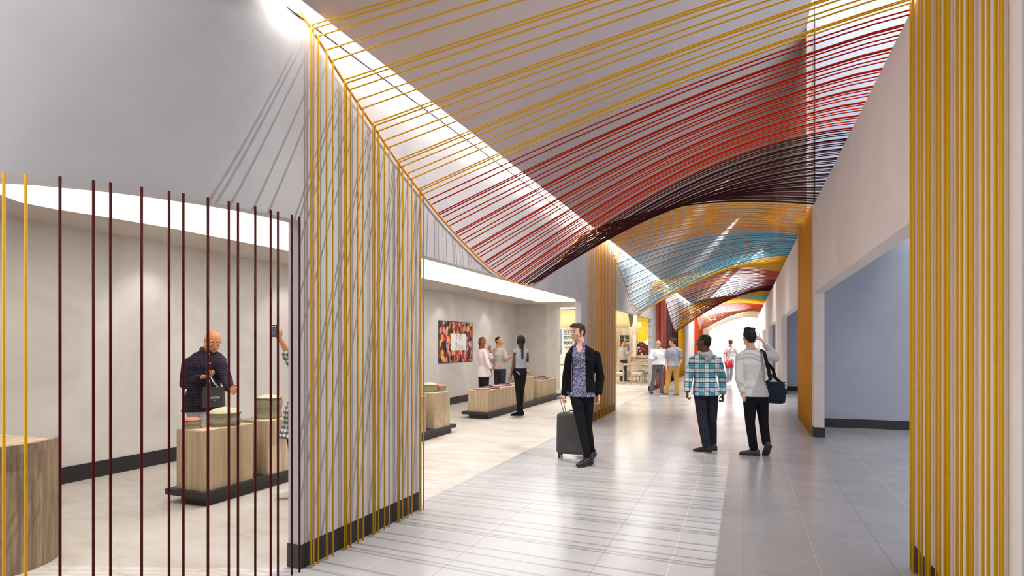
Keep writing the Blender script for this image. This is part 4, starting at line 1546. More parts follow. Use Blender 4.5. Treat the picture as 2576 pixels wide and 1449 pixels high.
def person(S):
    """S: dict describing one figure; joints are world points"""
    s = S['s']; J = S['J']; vox = S.get('vox', 0.008)
    skin = S['skin']
    T = frame(S['chest'])
    rv, fv = T.col[0].copy(), T.col[1].copy()
    H = frame(S['head'], S.get('pitch', 0), S.get('roll', 0))
    hc = J['head']
    dn = J['neck'] - hc
    J['neck'] = hc + dn * min(1.0, S.get('nl', 0.160) * s / dn.length)
    neck, pel = J['neck'], J['pelvis']
    for q in 'ab':
        J['s' + q] = J['s' + q] + Vector((0, 0, 0.012 * s))
    foot = Vector((pel.x, pel.y, 0.0))
    fat = S.get('fat', 1.0)
    fem = S.get('fem', False)
    # spine
    def sp(t, w, d, off=0.0):
        c = pel.lerp(neck, t) + fv * (math.sin(t * PI) * 0.012 * s)
        return (c, (w * fat + off) * s, (d * fat + off) * s, rv, fv)
    shw = ((J['sa'] - J['sb']).length / 2) / s * 0.86 / fat
    if fem:
        prof = [(-0.14, 0.130, 0.095), (-0.02, 0.165, 0.112), (0.10, 0.150, 0.100), (0.30, 0.112, 0.082), (0.48, 0.124, 0.092), (0.68, 0.138, 0.108), (0.84, min(shw, 0.150), 0.088), (0.95, 0.095, 0.062), (1.0, 0.055, 0.05)]
    else:
        prof = [(-0.14, 0.130, 0.095), (-0.02, 0.155, 0.112), (0.10, 0.150, 0.104), (0.30, 0.142, 0.100), (0.48, 0.150, 0.106), (0.68, 0.166, 0.118), (0.84, min(shw, 0.178), 0.100), (0.95, 0.110, 0.068), (1.0, 0.06, 0.055)]
    bm = bmesh.new()
    ring_loft(bm, [sp(t, w, d) for t, w, d in prof])
    head_parts(bm, hc, H, s * S.get('hs', 1.0), neck, S.get('jaw', 1.0))
    ar = 0.85 if fem else 1.0
    for q in 'ab':
        sh, el, wr = J['s' + q], J['e' + q], J['w' + q]
        capsule(bm, sh, 0.052 * s * ar, el, 0.038 * s * ar, 14)
        capsule(bm, sh.lerp(el, 0.3), 0.048 * s * ar, sh.lerp(el, 0.6), 0.043 * s * ar, 14)
        capsule(bm, el, 0.038 * s * ar, el.lerp(wr, 0.35), 0.038 * s * ar, 14)
        capsule(bm, el.lerp(wr, 0.35), 0.038 * s * ar, wr, 0.024 * s * ar, 14)
        capsule(bm, neck, 0.05 * s, sh, 0.045 * s * ar, 12)
        hd = S['hand_' + q]
        hand(bm, wr, hd['d'], hd['n'], hd['side'], s * (0.92 if fem else 1.05), hd.get('curl', 28), hd.get('spread', 0.12))
        hp, kn, an = J['h' + q], J['k' + q], J['n' + q]
        lk = min(1.0, S.get('legw', 1.0)) * 0.9
        capsule(bm, hp, 0.082 * s * fat * 0.95, kn, 0.050 * s * lk, 16)
        capsule(bm, kn, 0.050 * s * lk, kn.lerp(an, 0.35), 0.050 * s * lk, 14)
        capsule(bm, kn.lerp(an, 0.35), 0.050 * s * lk, an, 0.032 * s, 14)
    body = remeshed('person', bm, skin, S.get('bvox', vox * 0.75), None, origin=foot, smooth_it=2)
    tag(body, S['label'], 'person')
    if S.get('face', True):
        face_children(body, hc, H, s * S.get('hs', 1.0), S['brow'], S['lips'], S.get('jaw', 1.0))
    if S.get('hair'):
        hair_mesh(body, hc, H, s * S.get('hs', 1.0), S['hairm'], S['hair'], vox * 0.8)
    # trousers
    bm = bmesh.new()
    wt = S.get('waist_t', 0.12)
    ease = S.get('ease', 0.012)
    pts = [(-0.16, 0.120, 0.095), (-0.06, 0.155, 0.115), (0.02, 0.16 if not fem else 0.17, 0.114), (wt, 0.150 if not fem else 0.148, 0.103)]
    ring_loft(bm, [sp(t, w, d, ease) for t, w, d in pts])
    for q in 'ab':
        hp, kn, an = J['h' + q], J['k' + q], J['n' + q]
        k1 = S.get('legw', 1.0)
        capsule(bm, hp, 0.092 * s * fat + ease * s * 0.4, kn, (0.058 * k1 + ease * 0.5) * s, 18)
        capsule(bm, kn, (0.058 * k1 + ease * 0.5) * s, kn.lerp(an, 0.4), (0.056 * k1 + ease * 0.5) * s, 18)
        capsule(bm, kn.lerp(an, 0.4), (0.056 * k1 + ease * 0.5) * s, an + (kn - an).normalized() * 0.02 * s, (0.042 * k1 + ease) * s, 18)
        if S.get('stack'):
            for i in range(3):
                c = kn.lerp(an, 0.80 + 0.07 * i) + rv * (0.006 * (-1) ** i)
                ellipsoid(bm, c, (0.058 * s, 0.058 * s, 0.017 * s))
    remeshed('trousers', bm, S['trousers'], vox, body, origin=pel, smooth_it=2)
    if S.get('belt'):
        bm = bmesh.new()
        t0 = wt - 0.02
        ring_loft(bm, [sp(t0 - 0.045, 0.153, 0.107, ease + 0.003), sp(t0 + 0.02, 0.151, 0.105, ease + 0.003)], 28)
        bl = finish('belt', bm, S['belt'], body, smooth=True, origin=pel)
        bm = bmesh.new()
        c = pel.lerp(neck, t0 - 0.01) + fv * (0.107 + ease + 0.008) * s * fat
        ellipsoid(bm, c, (0.022 * s, 0.006 * s, 0.017 * s), T, 12)
        bk = finish('buckle', bm, plain('brushed_steel', srgb(190, 190, 190), 0.3, metal=1.0), None, smooth=True)
        bk.parent = bl; bk.location = -pel
    # shirt
    oe = S.get('top_ease', 0.014)
    hem = S.get('hem_t', -0.02)
    sleeve = S.get('sleeve', 1.0)

    def upper(nm, mat, off, hem, sleeve, cut=None, solid=0.0, flare=0.0, par=body, cuff=0.0, neckr=0.0):
        bm = bmesh.new()
        rings = []
        pr = [p for p in prof if p[0] > hem + 0.04 and p[0] < 0.99]
        w0 = 0.178 if not fem else 0.180
        d0 = 0.128
        if hem > 0.1: w0, d0 = prof[3][1] + 0.005, prof[3][2] + 0.003
        rings.append(sp(hem, w0 + flare, d0 + flare, off + 0.002))
        if flare:
            rings.append(sp(hem + 0.14, w0 + flare * 0.4, d0 + flare * 0.4, off))
            pr = [p for p in pr if p[0] > hem + 0.2]
        for t, w, d in pr:
            if t < 0.15 and hem < 0.1:
                w, d = max(w, 0.170), max(d, 0.123)
            rings.append(sp(t, w, d, off))
        rings.append(sp(0.985, 0.07 + neckr, 0.062 + neckr, off * 0.6))
        ring_loft(bm, rings, 28)
        for q in 'ab':
            sh, el, wr = J['s' + q], J['e' + q], J['w' + q]
            capsule(bm, sh.lerp(neck, 0.62), 0.05 * s, sh, (0.046 * ar + off) * s, 14)
            if sleeve <= 0: continue
            if sleeve < 0.9:
                e2 = sh.lerp(el, min(1, sleeve * 2)) if sleeve <= 0.5 else el
                capsule(bm, sh, (0.054 * ar + off) * s, e2, (0.044 * ar + off + 0.004) * s, 16)
                if sleeve > 0.5:
                    capsule(bm, el, (0.042 * ar + off) * s, el.lerp(wr, (sleeve - 0.5) * 2), (0.036 * ar + off) * s, 16)
            else:
                capsule(bm, sh, (0.054 * ar + off) * s, el, (0.043 * ar + off) * s, 16)
                capsule(bm, el, (0.043 * ar + off) * s, el.lerp(wr, 0.86), (0.032 * ar + off) * s, 16)
                if cuff:
                    capsule(bm, el.lerp(wr, 0.84), (0.034 * ar + off) * s, el.lerp(wr, 0.92), (0.034 * ar + off) * s, 16)
        return remeshed(nm, bm, mat, vox, par, origin=pel.lerp(neck, 0.5), smooth_it=2, cut=cut, solid=solid)
    top = upper(S.get('top_name', 'shirt'), S['top'], oe, hem, sleeve, cut=S.get('top_cut'), flare=S.get('flare', 0.0), neckr=S.get('neckr', 0.0))
    if S.get('collar'):
        bm = bmesh.new()
        Hn = T
        for k in range(24):
            pass
        ringsn = 22
        lo, hi, lo2 = [], [], []
        gap = S.get('collar_gap', 0.5)
        for k in range(ringsn + 1):
            a = PI / 2 + gap / 2 + (2 * PI - gap) * k / ringsn
            dx, dy = math.cos(a), math.sin(a)
            c = neck.lerp(hc, 0.0)
            lo.append(c + (rv * dx * 0.082 + fv * dy * 0.076 + Vector((0, 0, -0.012 - 0.02 * max(0, dy)))) * s)
            hi.append(c + (rv * dx * 0.070 + fv * dy * 0.066 + Vector((0, 0, 0.04 - 0.012 * max(0, dy)))) * s)
            lo2.append(c + (rv * dx * 0.094 + fv * dy * 0.092 + Vector((0, 0, 0.000 - 0.03 * max(0, dy) ** 3))) * s)
        A = [[bm.verts.new(p) for p in row] for row in (lo, hi, lo2)]
        for r0, r1 in ((A[0], A[1]), (A[1], A[2])):
            for k in range(ringsn):
                bm.faces.new((r0[k], r0[k + 1], r1[k + 1], r1[k]))
        co = finish('collar', bm, S['collar'], None, smooth=True)
        co.parent = top; co.location = -(pel.lerp(neck, 0.5))
        sd = co.modifiers.new('solid', 'SOLIDIFY'); sd.thickness = 0.004
    for q in 'ab':
        shs = S.get('shoe_' + q)
        if shs:
            shoe(body, J['n' + q], shs['toe'], s, S['shoes'], S.get('sole'), shs.get('up'), S.get('heel', 0), S.get('boot', False), S.get('shoe_name', 'shoe'))
    return body, dict(T=T, rv=rv, fv=fv, sp=sp, upper=upper, foot=foot, top=top, H=H)


def gdir(psi):
    return frame(psi).col[1].copy()


UP = Vector((0, 0, 1))
CAMV = gdir(180)          # towards the camera
LEFT = gdir(90)           # towards the image left


def skinm(name, r, g, b):
    m = plain(name, srgb(r, g, b), 0.5, spec=0.35)
    bs = m.node_tree.nodes['Principled BSDF']
    bs.inputs['Subsurface Weight'].default_value = 0.08
    bs.inputs['Subsurface Radius'].default_value = (0.02, 0.008, 0.004)
    return m


SK_FAIR = skinm('fair_skin', 226, 176, 152)
SK_TAN = skinm('tan_skin', 206, 146, 108)
SK_BROWN = skinm('brown_skin', 150, 98, 70)
SK_DARK = skinm('dark_brown_skin', 92, 58, 44)
SK_MED = skinm('medium_skin', 200, 136, 90)
M_BLACKH = fabric('black_hair', srgb(20, 16, 16), srgb(44, 36, 34), 0.5, 60)
M_BROWNH = fabric('brown_hair', srgb(44, 30, 26), srgb(84, 60, 50), 0.55, 60)
M_BRAIDH = fabric('auburn_braids', srgb(70, 38, 20), srgb(150, 98, 60), 0.7, 60)
M_LIPR = plain('rosy_lips', srgb(184, 92, 84), 0.45)
M_LIPD = plain('brown_lips', srgb(128, 66, 60), 0.45)
M_BROWD = plain('dark_brows', srgb(36, 24, 20), 0.8)


def pj(d0, spec, ratio=None):
    return {k: P(v[0], v[1], d0 + (v[2] if len(v) > 2 else 0)) for k, v in spec.items()}


# ---- man with the suitcase
d0 = 7.85
J = pj(d0, dict(head=(1453, 838), neck=(1463, 883), pelvis=(1463, 985), sa=(1436, 899, -0.08), sb=(1497, 898, 0.05), ea=(1426, 950, 0.0), eb=(1509, 950, 0.08),
                wa=(1421, 991, 0.0), wb=(1505, 990, -0.05), ha=(1450, 992), hb=(1477, 992), ka=(1463, 1078, -0.16), kb=(1479, 1076, 0.08), na=(1479, 1151, -0.24), nb=(1489, 1134, 0.24)))
M_PAISLEY, nt, b, c = voro_mat('indigo_print', 130, [(0, srgb(86, 86, 130)), (0.35, srgb(196, 196, 214)), (0.6, srgb(54, 54, 90)), (0.8, srgb(140, 140, 172))], 0.06, srgb(44, 46, 84))
M_JEANB = fabric('black_denim', srgb(14, 13, 18), srgb(30, 28, 36))
M_JACK = fabric('black_suede', srgb(10, 10, 12), srgb(20, 20, 23))
M_SHOEB = plain('black_leather', srgb(34, 34, 38), 0.35)
S = dict(s=1.04, J=J, skin=SK_FAIR, chest=165, head=128, pitch=-2, hair='quiff', hairm=M_BROWNH, brow=M_BROWD, lips=M_LIPR, jaw=0.98, vox=0.007, bvox=0.0048,
         trousers=M_JEANB, top=M_PAISLEY, hem_t=-0.10, collar=M_PAISLEY, collar_gap=1.1, ease=0.004, legw=0.92, top_ease=0.008,
         hand_a=dict(d=Vector((0, 0, -1)) + LEFT * 0.35, n=CAMV * 0.2 - LEFT * 1, side=CAMV, curl=62),
         hand_b=dict(d=(0, 0, -1), n=LEFT + CAMV * 0.3, side=CAMV, curl=30),
         shoe_a=dict(toe=gdir(128)), shoe_b=dict(toe=gdir(150) + Vector((0, 0, -0.35)), up=UP + gdir(150) * 0.35),
         shoes=M_SHOEB, sole=M_SHOEB,
         label='man in black jacket and patterned blue shirt walking with a grey suitcase')
VT = frame(165)


def v_neck(co):
    q = co - J['neck']
    z = q.z
    return q.dot(VT.col[1]) > 0.0 and z > -0.13 and abs(q.dot(VT.col[0])) < (z + 0.13) * 0.42


S['top_cut'] = v_neck
man, K = person(S)


def jacket_cut(co):
    q = co - J['pelvis'].lerp(J['neck'], 0.5)
    x, y = q.dot(K['rv']), q.dot(K['fv'])
    t = (co.z - J['pelvis'].z) / (J['neck'].z - J['pelvis'].z)
    return (y > 0.03 and -0.075 - 0.02 * (1 - t) < x < 0.085 + 0.02 * (1 - t)) or t < 0.045 and abs(x) < 0.18 and t < -0.0


jk = K['upper']('jacket', M_JACK, 0.020, 0.0, 1.0, cut=jacket_cut, solid=0.006, cuff=1, neckr=0.02)
bm = bmesh.new()
for xx in (-0.082, 0.094):
    pz = []
    for i in range(12):
        t = 0.02 + 0.8 * i / 11
        c = K['sp'](t, 0.15, 0.128, 0.028)
        pz.append(c[0] + K['rv'] * (xx * (1 + 0.15 * (1 - t))) + K['fv'] * (c[2] * (0.90 if t < 0.7 else 0.84)))
    if xx > 0:
        tube(bm, pz, 0.004, 6)
zp = finish('zip', bm, plain('steel_zip', srgb(170, 172, 176), 0.3, metal=0.8), None, smooth=True)
zp.parent = jk; zp.location = -J['pelvis'].lerp(J['neck'], 0.5)
bm = bmesh.new()
c = P(1497, 950, d0 - 0.19)
tube(bm, [c + Vector((0, 0, 0.06)), c + Vector((0, 0, 0.0)), c + Vector((0, 0, -0.05))], 0.005, 6)
zp = finish('pocket_zip', bm, plain('steel_zip', srgb(170, 172, 176), 0.3, metal=0.8), None, smooth=True)
zp.parent = jk; zp.location = -J['pelvis'].lerp(J['neck'], 0.5)

# suitcase
sc_o = P(1441, 1146, 8.15); sc_o.z = 0
SF = frame(163)
sr, sf = SF.col[0].copy(), SF.col[1].copy()
t = empty('rolling_suitcase', sc_o)
tag(t, 'dark grey hard-shell suitcase on wheels pulled by the man in the black jacket', 'suitcase')
M_SHELL = plain('graphite_shell', srgb(66, 66, 66), 0.35, bump=0.05, bscale=300)
M_TRIM = plain('gloss_black_trim', srgb(24, 24, 26), 0.15)
tilt = Matrix.Rotation(math.radians(5), 3, sr)


def SP(x, y, z):
    return sc_o + tilt @ (sr * x + sf * y + UP * z)


bm = bmesh.new()
rings = []
for z, k in ((0.055, 0.86), (0.07, 0.95), (0.10, 1.0), (0.5, 1.0), (0.585, 1.0), (0.615, 0.95), (0.63, 0.84)):
    ring = []
    for x, y in rounded_rect(-0.245, 0.225, -0.12, 0.12, 0.045, 6):
        ring.append(bm.verts.new(SP(x * k, y * k, z)))
    rings.append(ring)
for a, b in zip(rings, rings[1:]):
    for i in range(len(a)):
        bm.faces.new((a[i], a[(i + 1) % len(a)], b[(i + 1) % len(b)], b[i]))
bm.faces.new(rings[0][::-1]); bm.faces.new(rings[-1])
finish('suitcase_shell', bm, M_SHELL, t, smooth=True, origin=sc_o)
bm = bmesh.new()
tube(bm, [SP(-0.227, 0, 0.08), SP(-0.227, 0, 0.58), SP(-0.19, 0, 0.628), SP(0.19, 0, 0.628), SP(0.227, 0, 0.58), SP(0.227, 0, 0.08)], 0.007, 6)
finish('shell_seam', bm, M_TRIM, t, smooth=True, origin=sc_o)
bm = bmesh.new()
prism_pts = rounded_rect(-0.16, 0.16, -0.08, 0.08, 0.03, 4)
a = [bm.verts.new(SP(x, y, 0.628)) for x, y in prism_pts]; b = [bm.verts.new(SP(x * 0.9, y * 0.85, 0.642)) for x, y in prism_pts]
bm.faces.new(a[::-1]); bm.faces.new(b)
for i in range(len(a)):
    bm.faces.new((a[i], a[(i + 1) % len(a)], b[(i + 1) % len(a)], b[i]))
finish('handle_plate', bm, M_TRIM, t, smooth=False, origin=sc_o)
bm = bmesh.new()
tube(bm, [SP(-0.07, 0.02, 0.64), SP(-0.05, 0.02, 0.662), SP(0.05, 0.02, 0.662), SP(0.07, 0.02, 0.64)], 0.008, 8)
finish('carry_handle', bm, M_TRIM, t, smooth=True, origin=sc_o)
grip = P(1411, 1001, 7.9)
bm = bmesh.new()
for q in (-0.018, 0.018):
    tube(bm, [SP(0.13 + q, -0.02, 0.635), grip + sr * q], 0.0055, 8)
finish('telescopic_handle', bm, plain('brushed_aluminium', srgb(180, 178, 176), 0.3, metal=0.9), t, smooth=True, origin=sc_o)
bm = bmesh.new()
capsule(bm, grip + LEFT * 0.04, 0.016, grip - LEFT * 0.06, 0.014, 10)
finish('grip', bm, plain('taupe_grip', srgb(150, 136, 122), 0.5), t, smooth=True, origin=sc_o)
for x in (-0.18, 0.18):
    for y in (-0.08, 0.08):
        bm = bmesh.new()
        c = SP(x, y, 0.03); c.z = 0.026
        tube(bm, [c - sr * 0.012, c + sr * 0.012], 0.025, 14)
        w = finish('wheel', bm, M_TRIM, t, smooth=True, origin=c)
        bm = bmesh.new()
        box(bm, -0.016, 0.016, -0.018, 0.018, 0, 0.045)
        f2 = finish('wheel_fork', bm, M_TRIM, None)
        f2.parent = w; f2.location = (0, 0, 0.012)

# ---- man in the chequered shirt with hood
M_PLAIDT = plaid('teal_white_plaid', srgb(66, 160, 182), [
    (0, 0.14, 0.062, 0.0, srgb(226, 220, 222), 0.62), (2, 0.14, 0.062, 0.0, srgb(226, 220, 222), 0.62),
    (0, 0.07, 0.007, 0.0, srgb(24, 50, 70), 0.75), (2, 0.07, 0.011, 0.0, srgb(20, 24, 36), 0.95), (0, 0.14, 0.008, 0.035, srgb(110, 50, 62), 0.6), (2, 0.14, 0.006, 0.03, srgb(90, 40, 50), 0.6)])
M_INDIGO = fabric('dark_indigo_denim', srgb(24, 26, 34), srgb(52, 54, 66))
M_HOOD = fabric('grey_marl_jersey', srgb(150, 148, 150), srgb(178, 176, 177), scale=90)
d0 = 8.57
J = pj(d0, dict(head=(1770, 863), neck=(1774, 896), pelvis=(1776, 984), sa=(1744, 909), sb=(1805, 909), ea=(1733, 950, 0.02), eb=(1817, 952, 0.02),
                wa=(1729, 985, -0.05), wb=(1819, 992, -0.06), ha=(1762, 992), hb=(1791, 992), ka=(1767, 1060, -0.04), kb=(1791, 1060, 0.04), na=(1777, 1122, -0.1), nb=(1793, 1117, 0.16)))
S = dict(s=0.98, J=J, skin=SK_DARK, chest=4, head=55, hair='short', hairm=M_BLACKH, brow=M_BROWD, lips=M_LIPD, vox=0.007, bvox=0.0052, hs=1.05,
         trousers=M_INDIGO, top=M_PLAIDT, hem_t=-0.10, ease=0.014, fat=1.02, top_ease=0.018, legw=1.1,
         hand_a=dict(d=(0, 0, -1), n=-LEFT, side=-CAMV, curl=58), hand_b=dict(d=Vector((0, 0, -1)) - CAMV * 0.1, n=LEFT, side=-CAMV, curl=58),
         shoe_a=dict(toe=gdir(72)), shoe_b=dict(toe=gdir(15)), shoes=plain('black_loafer', srgb(22, 22, 24), 0.4), sole=M_SHOEB,
         label='man seen from behind in a teal and white plaid shirt with a grey hood')
S['top_name'] = 'plaid_shirt'
man2, K2 = person(S)
bm = bmesh.new()
nk = J['neck']; rv, fv = K2['rv'], K2['fv']
for k in range(11):
    a = math.radians(-200 + 220 * k / 10)
    p = nk + (rv * math.cos(a) * 0.085 + fv * math.sin(a) * 0.075 + UP * (0.012 + 0.02 * math.sin(a + 0.6))) * 1.0
    ellipsoid(bm, p, (0.034, 0.034, 0.034), n=10)
ellipsoid(bm, nk - fv * 0.105 - UP * 0.025, (0.095, 0.035, 0.05), K2['T'])
ellipsoid(bm, nk - fv * 0.125 - UP * 0.075, (0.055, 0.026, 0.05), K2['T'])
hd = remeshed('hood', bm, M_HOOD, 0.007, man2, origin=nk, smooth_it=4)

# ---- man in the pale sweater with shoulder bag
M_SWEAT = fabric('pale_grey_knit', srgb(196, 194, 190), srgb(214, 212, 208), scale=120)
d0 = 8.3
J = pj(d0, dict(head=(1884, 850), neck=(1890, 883), pelvis=(1899, 990), sa=(1862, 900, 0.02), sb=(1923, 896, -0.02), ea=(1858, 948, -0.02), eb=(1953, 900, 0.04),
                wa=(1868, 987, -0.06), wb=(1922, 862, 0.02), ha=(1886, 996), hb=(1915, 996), ka=(1887, 1064, -0.02), kb=(1921, 1062, 0.0), na=(1896, 1130, -0.02), nb=(1928, 1117, -0.05)))
S = dict(s=1.02, J=J, skin=SK_FAIR, chest=-4, head=8, hair='tall', hairm=M_BLACKH, brow=M_BROWD, lips=M_LIPR, vox=0.007, bvox=0.005,
         trousers=M_JEANB, top=M_SWEAT, hem_t=-0.06, ease=0.014, top_ease=0.014, fat=1.03, stack=True, legw=1.0,
         hand_a=dict(d=Vector((0, 0, -1)) - LEFT * 0.4, n=-CAMV, side=-LEFT, curl=20), hand_b=dict(d=UP * 0.8 + LEFT * 0.8, n=LEFT - UP * 0.4 - CAMV * 0.6, side=-CAMV, curl=40),
         shoe_a=dict(toe=gdir(55)), shoe_b=dict(toe=gdir(-5) + Vector((0, 0, -0.95)), up=UP * 0.6 + gdir(0) * 0.8), shoes=plain('brown_grey_leather', srgb(70, 58, 56), 0.35), sole=plain('brown_sole', srgb(56, 44, 42), 0.6),
         label='man in a pale grey sweater seen from behind, hand raised to his ear')
S['top_name'] = 'sweater'
man3, K3 = person(S)
rv, fv, nk = K3['rv'], K3['fv'], J['neck']
bm = bmesh.new()
for k in range(9):
    a = 2 * PI * k / 9
ring = [nk + (rv * math.cos(2 * PI * k / 20) * 0.078 + fv * math.sin(2 * PI * k / 20) * 0.072 + UP * 0.0) for k in range(21)]
tube(bm, ring, 0.009, 8)
nb = finish('neckband', bm, M_SWEAT, None, smooth=True); nb.parent = K3['top']; nb.location = -J['pelvis'].lerp(nk, 0.5)
# shoulder bag, a thing of its own
M_CANV = fabric('navy_canvas', srgb(28, 31, 44), srgb(46, 50, 66))
M_STRAP = fabric('black_webbing', srgb(20, 20, 24), srgb(34, 34, 38), scale=200)
bc = P(1948, 985, 8.22)
bc = P(1945, 984, 8.22)
t = empty('shoulder_bag', bc)
tag(t, 'dark navy messenger bag hanging at the hip of the man in the pale sweater', 'bag')
BF = frame(-38)
br, bf = BF.col[0].copy(), BF.col[1].copy()
bm = bmesh.new()
ring_loft(bm, [(bc + UP * z, w, d, br, bf) for z, w, d in ((-0.17, 0.12, 0.045), (-0.155, 0.155, 0.062), (-0.05, 0.165, 0.07), (0.06, 0.155, 0.06), (0.11, 0.14, 0.035), (0.12, 0.12, 0.02))], 28, 4.0)
finish('bag_body', bm, M_CANV, t, smooth=True, origin=bc)
bm = bmesh.new()
fl = []
for i in range(9):
    tt = i / 8
    z = 0.125 + 0.02 * math.sin(tt * PI) - 0.25 * max(0, tt - 0.25) / 0.75
    dep = -0.02 + 0.075 * min(1, tt / 0.3) if tt < 0.3 else 0.078 - 0.004 * tt
    fl.append([bm.verts.new(bc + br * x - bf * dep + UP * z) for x in (-0.165, -0.08, 0, 0.08, 0.165)])
for a, b in zip(fl, fl[1:]):
    for i in range(4):
        bm.faces.new((a[i], a[i + 1], b[i + 1], b[i]))
fo = finish('bag_flap', bm, M_CANV, t, smooth=True, origin=bc)
sd = fo.modifiers.new('solid', 'SOLIDIFY'); sd.thickness = 0.006
# strap: over the right shoulder, front end down the chest
sh = J['neck'].lerp(J['sb'], 0.72)
bk = -fv
pts = [bc - br * 0.16 + UP * 0.03, bc - br * 0.165 + UP * 0.10, P(1938, 955, 8.10), P(1932, 925, 8.10), P(1926, 900, 8.10), P(1922, 885, 8.15), sh + UP * 0.062 + bk * 0.0, sh + UP * 0.03 + fv * 0.12, P(1945, 930, 8.46), P(1950, 950, 8.40), bc + br * 0.15 + UP * 0.08]
bm = bmesh.new()
vs = []
for i, p in enumerate(pts):
    tdir = (pts[min(i + 1, len(pts) - 1)] - pts[max(i - 1, 0)]).normalized()
    wv = rv if i < 9 else br
    wv = (wv - tdir * wv.dot(tdir)).normalized() * 0.024
    vs.append((bm.verts.new(p - wv), bm.verts.new(p + wv)))
for a, b in zip(vs, vs[1:]):
    bm.faces.new((a[0], a[1], b[1], b[0]))
st = finish('strap', bm, M_STRAP, t, smooth=True, origin=bc)
sd = st.modifiers.new('solid', 'SOLIDIFY'); sd.thickness = 0.005; sd.offset = 0
bm = bmesh.new()
c = bc - br * 0.162 + UP * 0.05
rr = [c + (rv * x + UP * y) for x, y in ((-0.03, -0.02), (0.03, -0.02), (0.03, 0.02), (-0.03, 0.02), (-0.03, -0.02))]
tube(bm, [p + bk * 0.01 for p in rr], 0.004, 6)
finish('buckle', bm, plain('gunmetal', srgb(90, 90, 94), 0.3, metal=1), t, smooth=True, origin=bc)

# ---- bald man with shopping bag
M_CHECKD = plaid('dark_micro_check', srgb(22, 20, 30), [(0, 0.019, 0.004, 0, srgb(84, 70, 92), 0.55), (2, 0.019, 0.004, 0, srgb(92, 78, 98), 0.6)])
M_LJEAN = fabric('pale_grey_denim', srgb(186, 188, 194), srgb(214, 215, 220))
d0 = 6.7
J = pj(d0, dict(head=(536, 858, -0.10), neck=(513, 897, 0.02), pelvis=(508, 1022), sa=(474, 918, 0.05), sb=(554, 918, -0.05), ea=(466, 966, 0.02), eb=(571, 958, -0.12),
                wa=(512, 948, -0.30), wb=(577, 978, -0.30), ha=(494, 1030), hb=(523, 1030), ka=(490, 1120), kb=(526, 1120, -0.05), na=(488, 1196), nb=(528, 1196, -0.05)))
S = dict(s=0.99, J=J, skin=SK_MED, chest=205, head=222, pitch=-24, roll=0, brow=M_BROWD, lips=M_LIPR, jaw=1.08, hs=1.04, vox=0.007, bvox=0.0045,
         trousers=M_LJEAN, top=M_CHECKD, hem_t=-0.08, collar=M_CHECKD, collar_gap=0.7, ease=0.014, top_ease=0.02, fat=1.08,
         hand_a=dict(d=LEFT * -0.9 + CAMV * 0.3 + UP * 0.15, n=UP, side=CAMV * 0.2 - LEFT, curl=42), hand_b=dict(d=LEFT * -0.8 + CAMV * 0.3 - UP * 0.3, n=LEFT + UP * 0.5, side=UP, curl=50),
         shoe_a=dict(toe=gdir(200)), shoe_b=dict(toe=gdir(210)), shoes=M_SHOEB, sole=M_SHOEB,
         label='bald man in a dark checked shirt looking down, holding a black paper bag')
man4, K4 = person(S)
bm = bmesh.new()
for (u, v) in ((527, 890), (528, 914), (535, 954), (530, 991)):
    ellipsoid(bm, P(u, v, d0 - 0.155), (0.007, 0.006, 0.007), n=8)
bt = finish('shirt_buttons', bm, M_WHITEP, None, smooth=True); bt.parent = K4['top']; bt.location = -J['pelvis'].lerp(J['neck'], 0.5)
# bag
M_BAG = plain('black_card', srgb(48, 47, 48), 0.5)
bc = P(538, 1023, 6.3)
t = empty('shopping_bag', bc)
tag(t, 'black paper shopping bag with white lettering held by the bald man', 'bag')
BF = frame(188)
br, bf = BF.col[0].copy(), BF.col[1].copy()     # br points to the image left


def BP(x, y, z):
    return bc + br * x + bf * y + UP * z


W2, D2, HB = 0.105, 0.05, 0.218
bm = bmesh.new()
lo = [bm.verts.new(BP(x, y, 0)) for x, y in ((-W2 - .0, -D2), (W2, -D2), (W2, D2), (-W2, D2))]
mid = [bm.verts.new(BP(x * 0.99, y * 0.75, HB * 0.5)) for x, y in ((-W2, -D2), (W2, -D2), (W2, D2), (-W2, D2))]
hi = [bm.verts.new(BP(x * 0.98, y * 0.45, HB)) for x, y in ((-W2, -D2), (W2, -D2), (W2, D2), (-W2, D2))]
bm.faces.new(lo[::-1])
for a, b in ((lo, mid), (mid, hi)):
    for i in range(4):
        bm.faces.new((a[i], a[(i + 1) % 4], b[(i + 1) % 4], b[i]))
bo = finish('bag_body', bm, M_BAG, t, origin=bc)
sd = bo.modifiers.new('solid', 'SOLIDIFY'); sd.thickness = 0.002
hx = P(527, 948, 6.32)
bm = bmesh.new()
for y in (1, -1):
    e0, e1 = BP(0.045, y * 0.024, HB - 0.01), BP(-0.045, y * 0.024, HB - 0.01)
    tube(bm, [e0, e0.lerp(hx, 0.6), hx + br * 0.012, hx - br * 0.012, e1.lerp(hx, 0.6), e1], 0.0026, 6)
finish('rope_handles', bm, M_WHITEP, t, smooth=True, origin=bc)
nrm = (bf * HB + UP * (D2 * 0.55)).normalized()
upv = (UP * HB - bf * D2 * 0.55).normalized()
M4 = Matrix.Translation(BP(-0.024, D2 * 0.79, HB * 0.46)) @ Matrix((( -br.x, upv.x, nrm.x, 0), (-br.y, upv.y, nrm.y, 0), (-br.z, upv.z, nrm.z, 0), (0, 0, 0, 1)))
text_mesh('bag_lettering', 'LANC\u00d4ME', 0.030, M_WHITEP, M4, t, extrude=0.0008, xscale=0.72)
M4b = Matrix.Translation(BP(-0.024, D2 * 0.87, HB * 0.335)) @ M4.to_3x3().to_4x4()
text_mesh('bag_small_lettering', 'PARIS', 0.010, M_WHITEP, M4b, t, extrude=0.0008)

